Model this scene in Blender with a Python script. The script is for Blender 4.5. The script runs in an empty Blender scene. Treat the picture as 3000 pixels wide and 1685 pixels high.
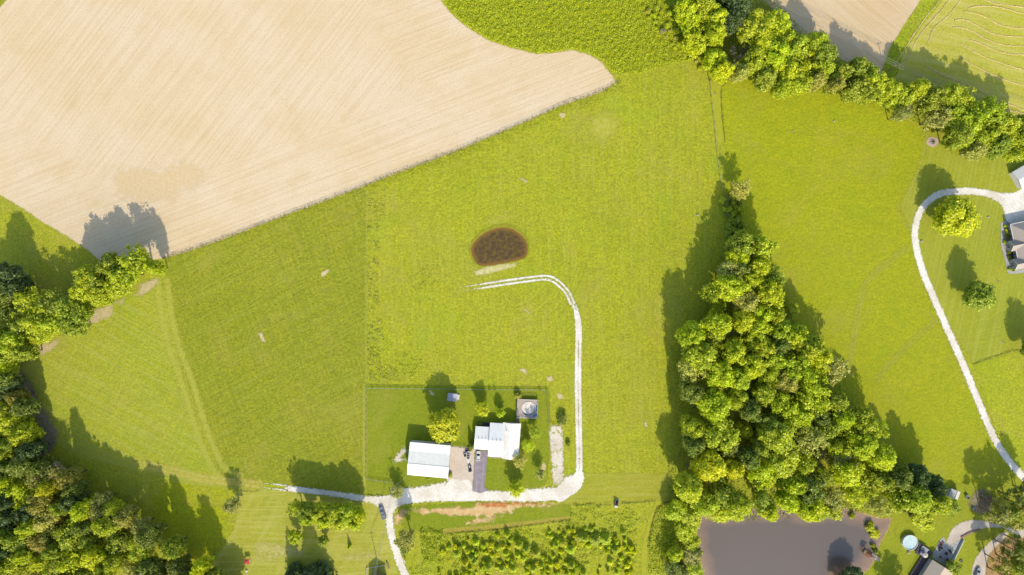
import bpy, math, random
import numpy as np
from mathutils import Vector, Matrix
from mathutils.geometry import tessellate_polygon
R_ = math.radians
random.seed(7); NR = np.random.RandomState(7)
sc = bpy.context.scene
COL = sc.collection
# ------------------------------------------------------------------ camera, sky, sun, exposure
H = 300.0            # drone height in metres
S = 0.15             # metres of ground per photo pixel (3000 px wide)
SUN_EL, SUN_DIR = 36.0, 12.5     # elevation; shadows fall to the top of the picture, this many degrees to the left
cam = bpy.data.cameras.new('camera'); camo = bpy.data.objects.new('camera', cam); COL.objects.link(camo)
camo.location = (0, 0, H); cam.lens = 24; cam.sensor_width = 36; cam.clip_end = 6000; sc.camera = camo
world = bpy.data.worlds.new('World'); sc.world = world; world.use_nodes = True
wt = world.node_tree; sky = wt.nodes.new('ShaderNodeTexSky'); sky.sky_type = 'NISHITA'; sky.sun_disc = False
sky.sun_elevation = R_(SUN_EL); sky.sun_rotation = R_(180 - SUN_DIR)
wt.links.new(sky.outputs[0], wt.nodes['Background'].inputs[0]); wt.nodes['Background'].inputs[1].default_value = 0.15
sl = bpy.data.lights.new('sun', 'SUN'); sl.energy = 2.5; sl.angle = R_(0.5); sl.color = (1, .95, .86)
so = bpy.data.objects.new('sun', sl); COL.objects.link(so)
_a = R_(SUN_DIR); _e = R_(SUN_EL)
so.rotation_euler = Vector((-math.sin(_a)*math.cos(_e), math.cos(_a)*math.cos(_e), -math.sin(_e))).to_track_quat('-Z', 'Y').to_euler()
vs = sc.view_settings; vs.view_transform = 'Standard'; vs.look = 'None'; vs.exposure = 1.19; vs.gamma = 1; vs.use_curve_mapping = False

sc.cycles.transparent_max_bounces = 32
# ------------------------------------------------------------------ plan coordinates
def G(px, py, z=0.0):
    k = S*(1 - z/H)
    return ((px-1500)*k, -(py-842.5)*k)
def DD(pts): return [(x*1.16460, y*1.16460) for x, y in pts]         # overview sheet
def T(ox, oy, k, pts): return [(ox + p[0]/k, oy + p[1]/k) + tuple(p[2:]) for p in pts]
TA = lambda p: T(0, 562, 2.575, p)
TB = lambda p: T(2000, 562, 2.575, p)
TC = lambda p: T(0, 1123, 2.575, p)
TM = lambda p: T(1000, 1123, 2.575, p)
TE = lambda p: T(2000, 1123, 2.575, p)
TD = lambda p: T(2000, 0, 2.575, p)
TU = lambda p: T(1000, 0, 2.575, p)
TP = lambda p: T(1000, 562, 2.575, p)
T1 = lambda p: T(1050, 1110, 3.91, p)
T4 = lambda p: T(2600, 1480, 6.44, p)
T5 = lambda p: T(2780, 520, 4.823, p)
T6 = lambda p: T(2500, 1380, 4.743, p)
T7 = lambda p: T(1040, 1420, 5.46, p)
T8 = lambda p: T(620, 1380, 4.744, p)
T9 = lambda p: T(1200, 1430, 4.954, p)
TJ = lambda p: T(1640, 1400, 5.077, p)
TK = lambda p: T(2740, 1350, 9.042, p)
def W(pts): return [G(p[0], p[1]) for p in pts]
def smooth(pts, n=6, closed=True):
    P = [Vector(p[:2]) for p in pts]; out = []; N = len(P)
    rng = range(N) if closed else range(N-1)
    for i in rng:
        if closed: a, b, c, d = P[i-1], P[i], P[(i+1) % N], P[(i+2) % N]
        else: a, b, c, d = P[max(i-1, 0)], P[i], P[i+1], P[min(i+2, N-1)]
        for k in range(n):
            t = k/n
            q = 0.5*((2*b)+(c-a)*t+(2*a-5*b+4*c-d)*t*t+(3*b-a-3*c+d)*t*t*t)
            out.append((q.x, q.y))
    if not closed: out.append(tuple(P[-1]))
    return out

# ------------------------------------------------------------------ materials
def lin(c): return tuple(((v/255+.055)/1.055)**2.4 if v > 10 else v/255/12.92 for v in c)
K = (1.80, 1.90, 2.17)
def A(r, g, b): l = lin((r, g, b)); return (min(l[0]/K[0], .8), min(l[1]/K[1], .8), min(l[2]/K[2], .8), 1)
class NT:
    def __init__(s, name):
        s.m = bpy.data.materials.new(name); s.m.use_nodes = True; s.t = s.m.node_tree
        s.b = s.t.nodes['Principled BSDF']; s.out = s.t.nodes['Material Output']
        s.b.inputs['Roughness'].default_value = .85; s.b.inputs['Specular IOR Level'].default_value = .22
        s.pos = None
    def n(s, typ, **kw):
        x = s.t.nodes.new(typ)
        for k, v in kw.items(): setattr(x, k, v)
        return x
    def l(s, a, b): s.t.links.new(a, b)
    def P(s):
        if s.pos is None: s.pos = s.n('ShaderNodeNewGeometry').outputs['Position']
        return s.pos
    def noise(s, scale, detail=3, rough=.6, stretch=None, angle=0, vec=None, dist=0):
        v = vec or s.P()
        if stretch or angle:
            mp = s.n('ShaderNodeMapping'); mp.vector_type = 'POINT'
            r = s.n('ShaderNodeVectorRotate', rotation_type='Z_AXIS'); r.inputs['Angle'].default_value = -R_(angle)
            s.l(v, r.inputs['Vector']); s.l(r.outputs[0], mp.inputs[0])
            mp.inputs['Scale'].default_value = stretch or (1, 1, 1); v = mp.outputs[0]
        t = s.n('ShaderNodeTexNoise'); t.inputs['Scale'].default_value = scale; t.inputs['Detail'].default_value = detail
        t.inputs['Roughness'].default_value = rough; t.inputs['Distortion'].default_value = dist
        s.l(v, t.inputs['Vector']); return t.outputs['Fac']
    def rng(s, v, a, b, c=0, d=1):
        r = s.n('ShaderNodeMapRange'); s.l(v, r.inputs[0])
        for i, q in enumerate((a, b, c, d)): r.inputs[i+1].default_value = q
        return r.outputs[0]
    def mix(s, f, a, b, mode='MIX'):
        x = s.n('ShaderNodeMix', data_type='RGBA', blend_type=mode)
        if isinstance(f, (int, float)): x.inputs[0].default_value = f
        else: s.l(f, x.inputs[0])
        for i, q in ((6, a), (7, b)):
            if isinstance(q, tuple): x.inputs[i].default_value = q
            else: s.l(q, x.inputs[i])
        return x.outputs[2]
    def math(s, op, a, b=0.0):
        x = s.n('ShaderNodeMath', operation=op)
        for i, q in enumerate((a, b)):
            if isinstance(q, (int, float)): x.inputs[i].default_value = q
            else: s.l(q, x.inputs[i])
        return x.outputs[0]
    def color(s, c): s.l(c, s.b.inputs['Base Color'])
    def bump(s, h, strength=.5, dist=.3):
        b = s.n('ShaderNodeBump'); b.inputs['Strength'].default_value = strength; b.inputs['Distance'].default_value = dist
        s.l(h, b.inputs['Height']); s.l(b.outputs[0], s.b.inputs['Normal'])
    def edge(s, amp, soft=.25, scale=.5, extra=0.0):
        """ragged border: the sheet's own distance-to-outline attribute plus noise decides where it ends"""
        at = s.n('ShaderNodeAttribute', attribute_name='sd').outputs['Fac']
        nz = s.noise(scale, 5, .7)
        f = s.math('ADD', at, s.math('MULTIPLY', s.math('SUBTRACT', nz, .5), 2.6*amp))
        f = s.math('ADD', f, s.math('MULTIPLY', s.math('SUBTRACT', s.noise(4.5, 2, .5), .5), soft*6))
        f = s.math('GREATER_THAN', f, extra)
        tr = s.n('ShaderNodeBsdfTransparent'); mx = s.n('ShaderNodeMixShader')
        s.l(f, mx.inputs[0]); s.l(tr.outputs[0], mx.inputs[1]); s.l(s.b.outputs[0], mx.inputs[2]); s.l(mx.outputs[0], s.out.inputs[0])

def grass(name, base, alt, dark, streak=None, amp=.0, edge=None, soft=.3, fine=.9, bump=.9, patch=.05, contrast=1.0, dry=None, rings=()):
    """base/alt: two tones mixed in patches; dark: tone of the tufts; streak=(angle, strength, across, along, colour)"""
    t = NT(name)
    tw = lambda c: (min(255, c[0]*1.29), min(255, c[1]*1.17), c[2]+5)
    base, alt, dark = tw(base), tw(alt), tw(dark); dry = tw(dry) if dry else None
    f0 = t.noise(fine*2.6, 3, .7); f1 = t.noise(fine, 5, .72); f5 = t.noise(.045, 5, .7, dist=.6); f2 = t.noise(patch, 4, .6); f3 = t.noise(.012, 2, .5); f4 = t.noise(.3, 4, .65)
    c = t.mix(t.rng(f2, .38, .62), A(*base), A(*alt))
    c = t.mix(t.math('MULTIPLY', t.rng(f3, .4, .65), .5), c, A(*dry) if dry else A(*[min(255, v*1.06) for v in base]))
    c = t.mix(t.math('MULTIPLY', t.rng(f1, .60, .36), .85*contrast), c, A(*dark))
    c = t.mix(t.math('MULTIPLY', t.rng(f4, .56, .36), .40*contrast), c, A(*dark))
    c = t.mix(t.math('MULTIPLY', t.rng(f1, .60, .78), .45*contrast), c, A(*[min(255, v+28) for v in alt]))
    c = t.mix(t.math('MULTIPLY', t.rng(f0, .56, .36), .55*contrast), c, A(*[v*.8 for v in dark]))
    c = t.mix(t.math('MULTIPLY', t.rng(f0, .56, .72), .5*contrast), c, A(*[min(255, v+40) for v in alt]))
    c = t.mix(t.math('MULTIPLY', t.rng(f5, .52, .70), .38*contrast), c, A(186, 172, 82))
    c = t.mix(t.math('MULTIPLY', t.rng(f5, .46, .30), .40*contrast), c, A(alt[0]*.80, alt[1]*.93, alt[2]))
    if streak:
        for sk in (streak if isinstance(streak, list) else [streak]):
            ang, st, ac, al, sc_ = sk
            sn = t.noise(1, 2, .5, stretch=(al, ac, 1), angle=ang)
            c = t.mix(t.math('MULTIPLY', t.rng(sn, .45, .62), st), c, A(*sc_))
    for rx, ry, rr_, st in rings:       # mowing passes that curve round a point
        gx, gy = G(rx, ry); v = t.n('ShaderNodeVectorMath', operation='SUBTRACT'); t.l(t.P(), v.inputs[0]); v.inputs[1].default_value = (gx, gy, 0)
        ln = t.n('ShaderNodeVectorMath', operation='LENGTH'); t.l(v.outputs[0], ln.inputs[0]); L = ln.outputs['Value']
        wob = t.math('ADD', L, t.math('MULTIPLY', t.noise(.06, 2), 6)); cb = t.n('ShaderNodeCombineXYZ'); t.l(wob, cb.inputs[0])
        rn = t.noise(.75, 2, .6, vec=cb.outputs[0]); fade = t.math('MULTIPLY', t.math('MULTIPLY', t.rng(L, rr_, rr_*.55), t.rng(L, rr_*.2, rr_*.5)), t.rng(t.noise(.05, 3), .42, .58))
        c = t.mix(t.math('MULTIPLY', t.math('MULTIPLY', t.rng(rn, .46, .36), fade), st), c, A(*dark))
        c = t.mix(t.math('MULTIPLY', t.math('MULTIPLY', t.rng(rn, .54, .64), fade), st*.8), c, A(min(255, alt[0]+30), min(255, alt[1]+24), alt[2]+34))
    t.color(c)
    t.bump(t.math('ADD', f1, t.math('MULTIPLY', f4, .8)), bump*.6, .5)
    if edge: t.edge(edge, soft)
    return t.m

def plain(name, c, rough=.6, spec=.3, metal=0, var=.12, scale=1.5, bump=0):
    t = NT(name); t.b.inputs['Roughness'].default_value = rough; t.b.inputs['Specular IOR Level'].default_value = spec
    t.b.inputs['Metallic'].default_value = metal
    v = t.n('ShaderNodeTexCoord').outputs['Object']
    nz = t.noise(scale, 4, .6, vec=v)
    cc = A(*c); d = tuple(x*(1-var*2) for x in cc[:3])+(1,)
    t.color(t.mix(t.rng(nz, .35, .65), cc, d))
    if bump: t.bump(nz, bump, .05)
    return t.m

def leafmat(name, transl=.3):
    t = NT(name)
    oi = t.n('ShaderNodeObjectInfo'); g = t.n('ShaderNodeNewGeometry')
    tc = t.n('ShaderNodeTexCoord').outputs['Object']
    nz = t.noise(.45, 3, .6, vec=tc)
    c = t.mix(t.rng(nz, .35, .65), oi.outputs['Color'], t.mix(1.0, oi.outputs['Color'], (.78, .84, .85, 1), 'MULTIPLY'))
    c = t.mix(t.math('MULTIPLY', t.rng(g.outputs['Random Per Island'], .35, 1), .7), c, t.mix(1.0, c, (.48, .58, .70, 1), 'MULTIPLY'))
    c = t.mix(t.math('MULTIPLY', t.rng(g.outputs['Random Per Island'], .30, 0), .6), c, t.mix(1.0, c, (1.45, 1.35, 1.5, 1), 'MULTIPLY'))
    c = t.mix(t.math('MULTIPLY', t.rng(oi.outputs['Random'], 0, 1), .35), c, t.mix(1.0, c, (1.06, .95, .9, 1), 'MULTIPLY'))
    t.color(c); t.b.inputs['Roughness'].default_value = .55; t.b.inputs['Specular IOR Level'].default_value = .5
    tr = t.n('ShaderNodeBsdfTranslucent'); t.l(t.mix(1.0, c, (1.05, 1.1, .5, 1), 'MULTIPLY'), tr.inputs[0])
    mx = t.n('ShaderNodeMixShader'); mx.inputs[0].default_value = transl
    t.l(t.b.outputs[0], mx.inputs[1]); t.l(tr.outputs[0], mx.inputs[2]); t.l(mx.outputs[0], t.out.inputs[0])
    return t.m

# ------------------------------------------------------------------ object helpers
def tag(o, label=None, cat=None, group=None, kind=None):
    if label: o['label'] = label
    if cat: o['category'] = cat
    if group: o['group'] = group
    if kind: o['kind'] = kind
    return o
def empty(name, loc, rz=0, label=None, cat=None, group=None):
    o = bpy.data.objects.new(name, None); COL.objects.link(o); o.location = loc; o.rotation_euler = (0, 0, rz)
    o.empty_display_size = .3
    return tag(o, label, cat, group)
def copy_tree(o, parent=None):
    c = o.copy(); COL.objects.link(c); c.parent = parent
    for ch in o.children: copy_tree(ch, c)
    return c
def mesh_obj(name, V, F, mat, parent=None, shade=False):
    me = bpy.data.meshes.new(name); me.from_pydata([tuple(map(float, v)) for v in V], [], F); me.materials.append(mat); me.update()
    if shade:
        for p in me.polygons: p.use_smooth = True
    o = bpy.data.objects.new(name, me); COL.objects.link(o); o.parent = parent
    return o
def quads_mesh(name, V, mat):
    """V: (n,4,3) array, one leaf per quad"""
    n = len(V); me = bpy.data.meshes.new(name)
    me.vertices.add(n*4); me.vertices.foreach_set('co', V.reshape(-1).astype(np.float32))
    me.loops.add(n*4); me.loops.foreach_set('vertex_index', np.arange(n*4, dtype=np.int32))
    me.polygons.add(n); me.polygons.foreach_set('loop_start', np.arange(0, n*4, 4, dtype=np.int32))
    me.update(calc_edges=True); me.materials.append(mat)
    return me
class MB:
    def __init__(s): s.V = []; s.F = []
    def add(s, V, F):
        b = len(s.V); s.V += [tuple(v) for v in V]; s.F += [tuple(i+b for i in f) for f in F]; return s
    def box(s, x0, x1, y0, y1, z0, z1, rz=0, c=None):
        P = [(x, y, z) for z in (z0, z1) for x, y in ((x0, y0), (x1, y0), (x1, y1), (x0, y1))]
        if rz:
            cx, cy = c or ((x0+x1)/2, (y0+y1)/2); co, si = math.cos(rz), math.sin(rz)
            P = [(cx+(x-cx)*co-(y-cy)*si, cy+(x-cx)*si+(y-cy)*co, z) for x, y, z in P]
        return s.add(P, [(3, 2, 1, 0), (4, 5, 6, 7), (0, 1, 5, 4), (1, 2, 6, 5), (2, 3, 7, 6), (3, 0, 4, 7)])
    def bar(s, a, b, w, h=None):
        a = Vector(a); b = Vector(b); h = h or w; d = (b-a).normalized()
        u = d.cross(Vector((0, 0, 1))); u = u.normalized() if u.length > 1e-3 else Vector((1, 0, 0)); v = u.cross(d)
        P = [p+u*x*w/2+v*y*h/2 for p in (a, b) for x, y in ((-1, -1), (1, -1), (1, 1), (-1, 1))]
        return s.add(P, [(3, 2, 1, 0), (4, 5, 6, 7), (0, 1, 5, 4), (1, 2, 6, 5), (2, 3, 7, 6), (3, 0, 4, 7)])
    def cyl(s, a, b, r0, r1=None, n=8, cap=True):
        a = Vector(a); b = Vector(b); r1 = r0 if r1 is None else r1; d = (b-a).normalized()
        u = d.cross(Vector((0, 0, 1))); u = u.normalized() if u.length > 1e-3 else Vector((1, 0, 0)); v = u.cross(d)
        P = [a+(u*math.cos(t)+v*math.sin(t))*r0 for t in [2*math.pi*i/n for i in range(n)]] + \
            [b+(u*math.cos(t)+v*math.sin(t))*r1 for t in [2*math.pi*i/n for i in range(n)]]
        F = [(i, (i+1) % n, n+(i+1) % n, n+i) for i in range(n)]
        if cap: F += [tuple(range(n-1, -1, -1)), tuple(range(n, 2*n))]
        return s.add(P, F)
    def prism(s, pts, z0, z1):
        n = len(pts); area = sum(pts[i][0]*pts[(i+1) % n][1]-pts[(i+1) % n][0]*pts[i][1] for i in range(n))
        if area < 0: pts = pts[::-1]
        z1s = z1 if isinstance(z1, list) else [z1]*n
        P = [(x, y, z0) for x, y in pts]+[(p[0], p[1], z1s[i]) for i, p in enumerate(pts)]
        tri = tessellate_polygon([[Vector((x, y, 0)) for x, y in pts]])
        F = [(i, (i+1) % n, n+(i+1) % n, n+i) for i in range(n)]
        for t in tri:
            a, b, c = t; ar = (pts[b][0]-pts[a][0])*(pts[c][1]-pts[a][1])-(pts[c][0]-pts[a][0])*(pts[b][1]-pts[a][1])
            if ar < 0: a, c = c, a
            F.append((a+n, b+n, c+n)); F.append((c, b, a))
        return s.add(P, F)
    def slab(s, quad, th):
        """a flat plate: 3-4 top points (counter-clockwise from above), thickness th downwards"""
        n = len(quad); P = [tuple(q) for q in quad]+[(q[0], q[1], q[2]-th) for q in quad]
        F = [tuple(range(n)), tuple(range(2*n-1, n-1, -1))]+[(i, n+i, n+(i+1) % n, (i+1) % n) for i in range(n)]
        return s.add(P, F)
    def sphere(s, c, r, n=8, m=6, sz=1, jit=0, seed=0):
        rr = random.Random(seed); P = [(c[0], c[1], c[2]-r*sz)]; F = []
        for j in range(1, m):
            th = math.pi*j/m
            for i in range(n):
                q = r*(1+rr.uniform(-jit, jit)); ph = 2*math.pi*i/n
                P.append((c[0]+q*math.sin(th)*math.cos(ph), c[1]+q*math.sin(th)*math.sin(ph), c[2]-q*math.cos(th)*sz))
        P.append((c[0], c[1], c[2]+r*sz)); L = len(P)-1
        for i in range(n): F.append((0, 1+(i+1) % n, 1+i)); F.append((L, L-n+i, L-n+(i+1) % n))
        for j in range(m-2):
            for i in range(n): a = 1+j*n; F.append((a+i, a+(i+1) % n, a+n+(i+1) % n, a+n+i))
        return s.add(P, F)
    def build(s, name, mat, parent=None, bevel=0, smooth=False):
        o = mesh_obj(name, s.V, s.F, mat, parent, smooth)
        if bevel:
            m = o.modifiers.new('b', 'BEVEL'); m.width = bevel; m.segments = 2; m.limit_method = 'ANGLE'
        return o

# ------------------------------------------------------------------ ground sheets
def seg_dist(P, pts, closed=True):
    """distance of points P (n,2) to a polyline"""
    pts = np.array(pts); A_ = pts; B_ = np.roll(pts, -1, 0) if closed else pts[1:]
    if not closed: A_ = pts[:-1]
    d = np.full(len(P), 1e9)
    for a, b in zip(A_, B_):
        ab = b-a; L = (ab**2).sum()+1e-12
        t = np.clip(((P-a)@ab)/L, 0, 1); q = a+t[:, None]*ab
        d = np.minimum(d, np.hypot(*(P-q).T))
    return d
def track_dist(P, pts):
    """distance to an open polyline, distance along it, and whether the point lies beyond its ends"""
    pts = np.array(pts); d = np.full(len(P), 1e9); along = np.zeros(len(P)); cap = np.zeros(len(P), bool); s0 = 0; n = len(pts)-1
    for i in range(n):
        a, b = pts[i], pts[i+1]; ab = b-a; L = math.hypot(*ab)+1e-9; t0 = ((P-a)@ab)/L**2; t = np.clip(t0, 0, 1); q = a+t[:, None]*ab; e = np.hypot(*(P-q).T)
        k = e < d; d[k] = e[k]; along[k] = s0+t[k]*L; cap[k] = ((t0[k] < 0) & (i == 0)) | ((t0[k] > 1) & (i == n-1)); s0 += L
    return d, along, cap, s0
def inside(P, pts):
    x, y = P[:, 0], P[:, 1]; r = np.zeros(len(P), bool); n = len(pts)
    for i in range(n):
        x0, y0 = pts[i]; x1, y1 = pts[(i+1) % n]
        if y0 == y1: continue
        c = ((y0 > y) != (y1 > y)) & (x < (x1-x0)*(y-y0)/(y1-y0)+x0)
        r ^= c
    return r
LAYER = [0]
def sheet(name, mat, sdf, bbox, z, cell, margin, **tags):
    x0, x1, y0, y1 = bbox; nx = int((x1-x0)/cell)+2; ny = int((y1-y0)/cell)+2
    X, Y = np.meshgrid(x0+np.arange(nx)*cell, y0+np.arange(ny)*cell); P = np.stack([X.ravel(), Y.ravel()], 1)
    sd = sdf(P); k = (sd > -margin).reshape(ny, nx)
    q = k[:-1, :-1] | k[1:, :-1] | k[:-1, 1:] | k[1:, 1:]
    j, i = np.nonzero(q); a = j*nx+i; F = np.stack([a, a+1, a+nx+1, a+nx], 1)
    u, inv = np.unique(F, return_inverse=True); F = inv.reshape(F.shape)
    V = np.column_stack([P[u], np.full(len(u), z)])
    me = bpy.data.meshes.new(name); me.vertices.add(len(V)); me.vertices.foreach_set('co', V.ravel().astype(np.float32))
    n = len(F); me.loops.add(n*4); me.loops.foreach_set('vertex_index', F.ravel().astype(np.int32))
    me.polygons.add(n); me.polygons.foreach_set('loop_start', np.arange(0, n*4, 4, dtype=np.int32)); me.update(calc_edges=True)
    at = me.attributes.new('sd', 'FLOAT', 'POINT'); at.data.foreach_set('value', sd[u].astype(np.float32))
    me.materials.append(mat); o = bpy.data.objects.new(name, me); COL.objects.link(o)
    tags.setdefault('kind', 'structure'); tag(o, **tags); return o
def area(name, poly, mat, z, cell=1.5, margin=1.5, **tags):
    P = np.array(W(poly)); m = margin+cell
    def f(Q):
        d = seg_dist(Q, P); return np.where(inside(Q, P), d, -d)
    return sheet(name, mat, f, (P[:, 0].min()-m, P[:, 0].max()+m, P[:, 1].min()-m, P[:, 1].max()+m), z, cell, margin, **tags)
def multi(name, polys, mat, z, cell=1.0, margin=1.5, lines=(), taper=0, **tags):
    """union of polygons and of polylines with a half width; ruts=True keeps two wheel tracks"""
    PS = [np.array(W(p)) for p in polys]; LS = [(np.array(W(l[0])), l[1], l[2] if len(l) > 2 else 0) for l in lines]
    allp = np.concatenate(PS+[l[0] for l in LS]); m = margin+cell+4
    def f(Q):
        s = np.full(len(Q), -1e9)
        for P in PS:
            d = seg_dist(Q, P); s = np.maximum(s, np.where(inside(Q, P), d, -d))
        for L, hw, rut in LS:
            d, al, cap, tot = track_dist(Q, L)
            h_ = np.minimum(hw, hw*(-.3+1.3*np.minimum(1, al/max(taper, 1e-6)))) if taper else hw
            v = (h_-np.abs(d-rut)) if rut else (h_-d)
            if rut: v = np.where(cap, -1e9 if False else -np.maximum(d, .5), v)
            s = np.maximum(s, v)
        return s
    return sheet(name, mat, f, (allp[:, 0].min()-m, allp[:, 0].max()+m, allp[:, 1].min()-m, allp[:, 1].max()+m), z, cell, margin, **tags)

Z = lambda k: k*.012     # sheets lie 12 mm apart
# ---- base ground: rough pasture
m_pasture = grass('pasture', (166, 184, 22), (150, 172, 24), (112, 130, 22), dry=(170, 182, 44), contrast=1.0, rings=[(1470, 760, 66, .35), (1330, 960, 44, .2)], streak=[(91, .25, .8, .03, (196, 196, 84))])
me = bpy.data.meshes.new('ground'); L_ = 2500
me.from_pydata([(-L_, -L_, 0), (L_, -L_, 0), (L_, L_, 0), (-L_, L_, 0)], [], [(0, 1, 2, 3)]); me.materials.append(m_pasture)
tag(bpy.data.objects.new('ground', me), kind='structure'); COL.objects.link(bpy.data.objects['ground'])

# ---- west plots
m_west = grass('west_pasture', (150, 164, 20), (140, 158, 18), (98, 116, 18), streak=[(28, .35, 1.1, .03, (178, 184, 70)), (-72, .25, .9, .03, (120, 138, 30))], edge=.5, dry=(156, 168, 30), rings=[(940, 1060, 70, .3)])
area('pasture', DD([(412, 655), (640, 576), (820, 508), (921, 470), (921, 968), (915, 1240), (640, 1215), (560, 1210), (525, 1120), (480, 990), (440, 860)]), m_west, Z(1), 2)
m_meadow = grass('west_meadow', (158, 176, 36), (150, 170, 32), (122, 142, 32), streak=[(-28, .4, .9, .03, (192, 198, 96)), (62, .2, .7, .05, (140, 160, 50))], edge=.8, dry=(166, 176, 60))
area('meadow', DD([(40, 930), (110, 870), (240, 790), (330, 735), (404, 690), (432, 830), (470, 985), (515, 1120), (550, 1200), (640, 1215), (640, 1228), (540, 1225), (440, 1215), (330, 1180), (200, 1150), (100, 1100), (30, 1000)]), m_meadow, Z(2), 2)
m_trackg = grass('pale_track_grass', (150, 166, 68), (146, 162, 60), (132, 148, 52), edge=1.0, soft=.9, contrast=.4)
multi('path', [], m_trackg, Z(3), 1.0, 2, lines=[
    (smooth(DD([(408, 700), (420, 800), (440, 880), (470, 960), (500, 1060), (530, 1140), (560, 1190), (610, 1212)]), 5, False), 1.4, 2.2),
    (smooth(DD([(180, 1120), (300, 1160), (440, 1190), (520, 1210), (650, 1222)]), 5, False), .8, 1.2),
    (smooth(TC([(1330, 600), (1350, 660), (1420, 710), (1600, 740)]), 5, False), .5, 1.0)])
m_swp = grass('yellow_rough_grass', (160, 180, 0), (152, 172, 4), (118, 136, 8), edge=1.2, dry=(164, 180, 14))
area('pasture', TC([(1270, 730), (1690, 770), (1740, 960), (1690, 1100), (1620, 1230), (1640, 1420), (1500, 1447), (1200, 1200), (1150, 900)]), m_swp, Z(1.5), 2)
# ---- lawns
m_lawn = grass('mown_lawn', (134, 152, 24), (128, 148, 24), (108, 126, 22), edge=.4, bump=.5, contrast=.7, dry=(148, 162, 44))
m_yard = grass('yard_lawn', (128, 150, 12), (120, 144, 14), (98, 124, 14), edge=.3, bump=.5, contrast=.8, dry=(136, 154, 24))
m_sw = grass('thin_mown_lawn', (152, 166, 50), (142, 158, 40), (122, 140, 38), streak=[(0, .4, .9, .05, (212, 204, 112)), (60, .3, .3, .03, (206, 202, 104))], edge=.8, bump=.5, contrast=.7, dry=(162, 168, 84))
m_east = grass('east_pasture', (156, 170, 2), (146, 164, 6), (114, 138, 12), edge=.6, contrast=.8, patch=.09, dry=(152, 172, 22))
area('pasture', DD([(1815, 215), (1850, 190), (2000, 215), (2180, 245), (2320, 330), (2330, 410), (2262, 515), (2290, 580), (2320, 680), (2400, 880), (2480, 1080), (2576, 1235), (2400, 1215), (2240, 1290), (1900, 900), (1830, 560), (1825, 380)]), m_east, Z(1), 2.5)
area('lawn', DD([(915, 966), (1382, 974), (1384, 1060), (1382, 1150), (1376, 1215), (1330, 1240), (1000, 1262), (918, 1245)]), m_yard, Z(2), 1.5)
area('lawn', DD([(585, 1222), (960, 1255), (985, 1340), (1010, 1500), (500, 1500), (545, 1400), (590, 1330), (600, 1270)]), m_sw, Z(2), 1.5)
m_rl = grass('striped_lawn', (144, 162, 40), (136, 156, 36), (116, 136, 30), streak=[(78, .26, 1.1, .02, (204, 204, 104))], rings=[(2840, 760, 60, .3)], edge=.5, bump=.4, contrast=.6, dry=(148, 160, 58))
area('lawn', DD([(2335, 345), (2420, 400), (2700, 380), (2700, 870), (2576, 880), (2450, 916), (2370, 790), (2310, 650), (2292, 585), (2262, 516), (2325, 410)]), m_rl, Z(2), 2)
m_lane = grass('east_lower_pasture', (162, 184, 18), (150, 174, 20), (116, 140, 20), edge=.6, dry=(172, 188, 40))
area('pasture', DD([(2450, 916), (2576, 882), (2720, 850), (2720, 1240), (2590, 1220), (2510, 1100)]), m_lane, Z(2.6), 2.5)
m_se = grass('pond_lawn', (138, 158, 18), (130, 150, 22), (110, 132, 20), edge=.5, bump=.5, contrast=.7, dry=(146, 160, 42))
area('lawn', DD([(2395, 1215), (2700, 1215), (2700, 1560), (2120, 1560), (2200, 1400), (2238, 1330), (2245, 1310), (2215, 1300), (2120, 1275), (2120, 1262), (2300, 1270), (2370, 1260)]), m_se, Z(2.2), 1.5)
m_strip = grass('dry_mown_strip', (146, 162, 32), (142, 156, 40), (120, 134, 32), streak=[(2, .4, .8, .05, (190, 192, 92))], edge=.3, bump=.5, contrast=.7, dry=(158, 162, 64))
area('lawn', DD([(1460, 1190), (1690, 1191), (1692, 1238), (1718, 1240), (1722, 1255), (1640, 1262), (1560, 1268), (1436, 1271), (1400, 1262), (1440, 1235)]), m_strip, Z(2.4), 1.2)
area('lawn', DD([(1010, 1275), (1200, 1262), (1436, 1270), (1436, 1305), (1250, 1331), (1116, 1345), (1020, 1330), (1000, 1300)]), m_yard, Z(2.5), 1.2)
m_tan = grass('dry_mown_edge', (158, 158, 66), (150, 152, 60), (126, 132, 50), edge=.3, bump=.5, contrast=.8)
area('path', DD([(1113, 1330), (1250, 1319), (1350, 1308), (1436, 1297), (1436, 1306), (1350, 1319), (1250, 1332), (1113, 1344)]), m_tan, Z(3.2), 1)
m_path = grass('mown_path', (152, 168, 42), (148, 164, 40), (130, 148, 34), edge=.25, bump=.4, contrast=.6, dry=(152, 162, 50))
area('path', TD([(208, 640), (215, 600), (260, 590), (430, 578), (440, 598), (345, 602), (300, 640), (288, 700), (292, 850), (320, 1080), (250, 1085), (225, 850)]), m_path, Z(3), 1)
area('path', TJ([(1420, 350), (1600, 330), (1780, 160), (1760, 340), (1560, 360), (1455, 440), (1390, 600), (1340, 830), (1310, 1040), (1290, 1447), (1215, 1447), (1210, 1150), (1250, 900), (1310, 640)]), m_path, Z(3), 1)
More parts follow.
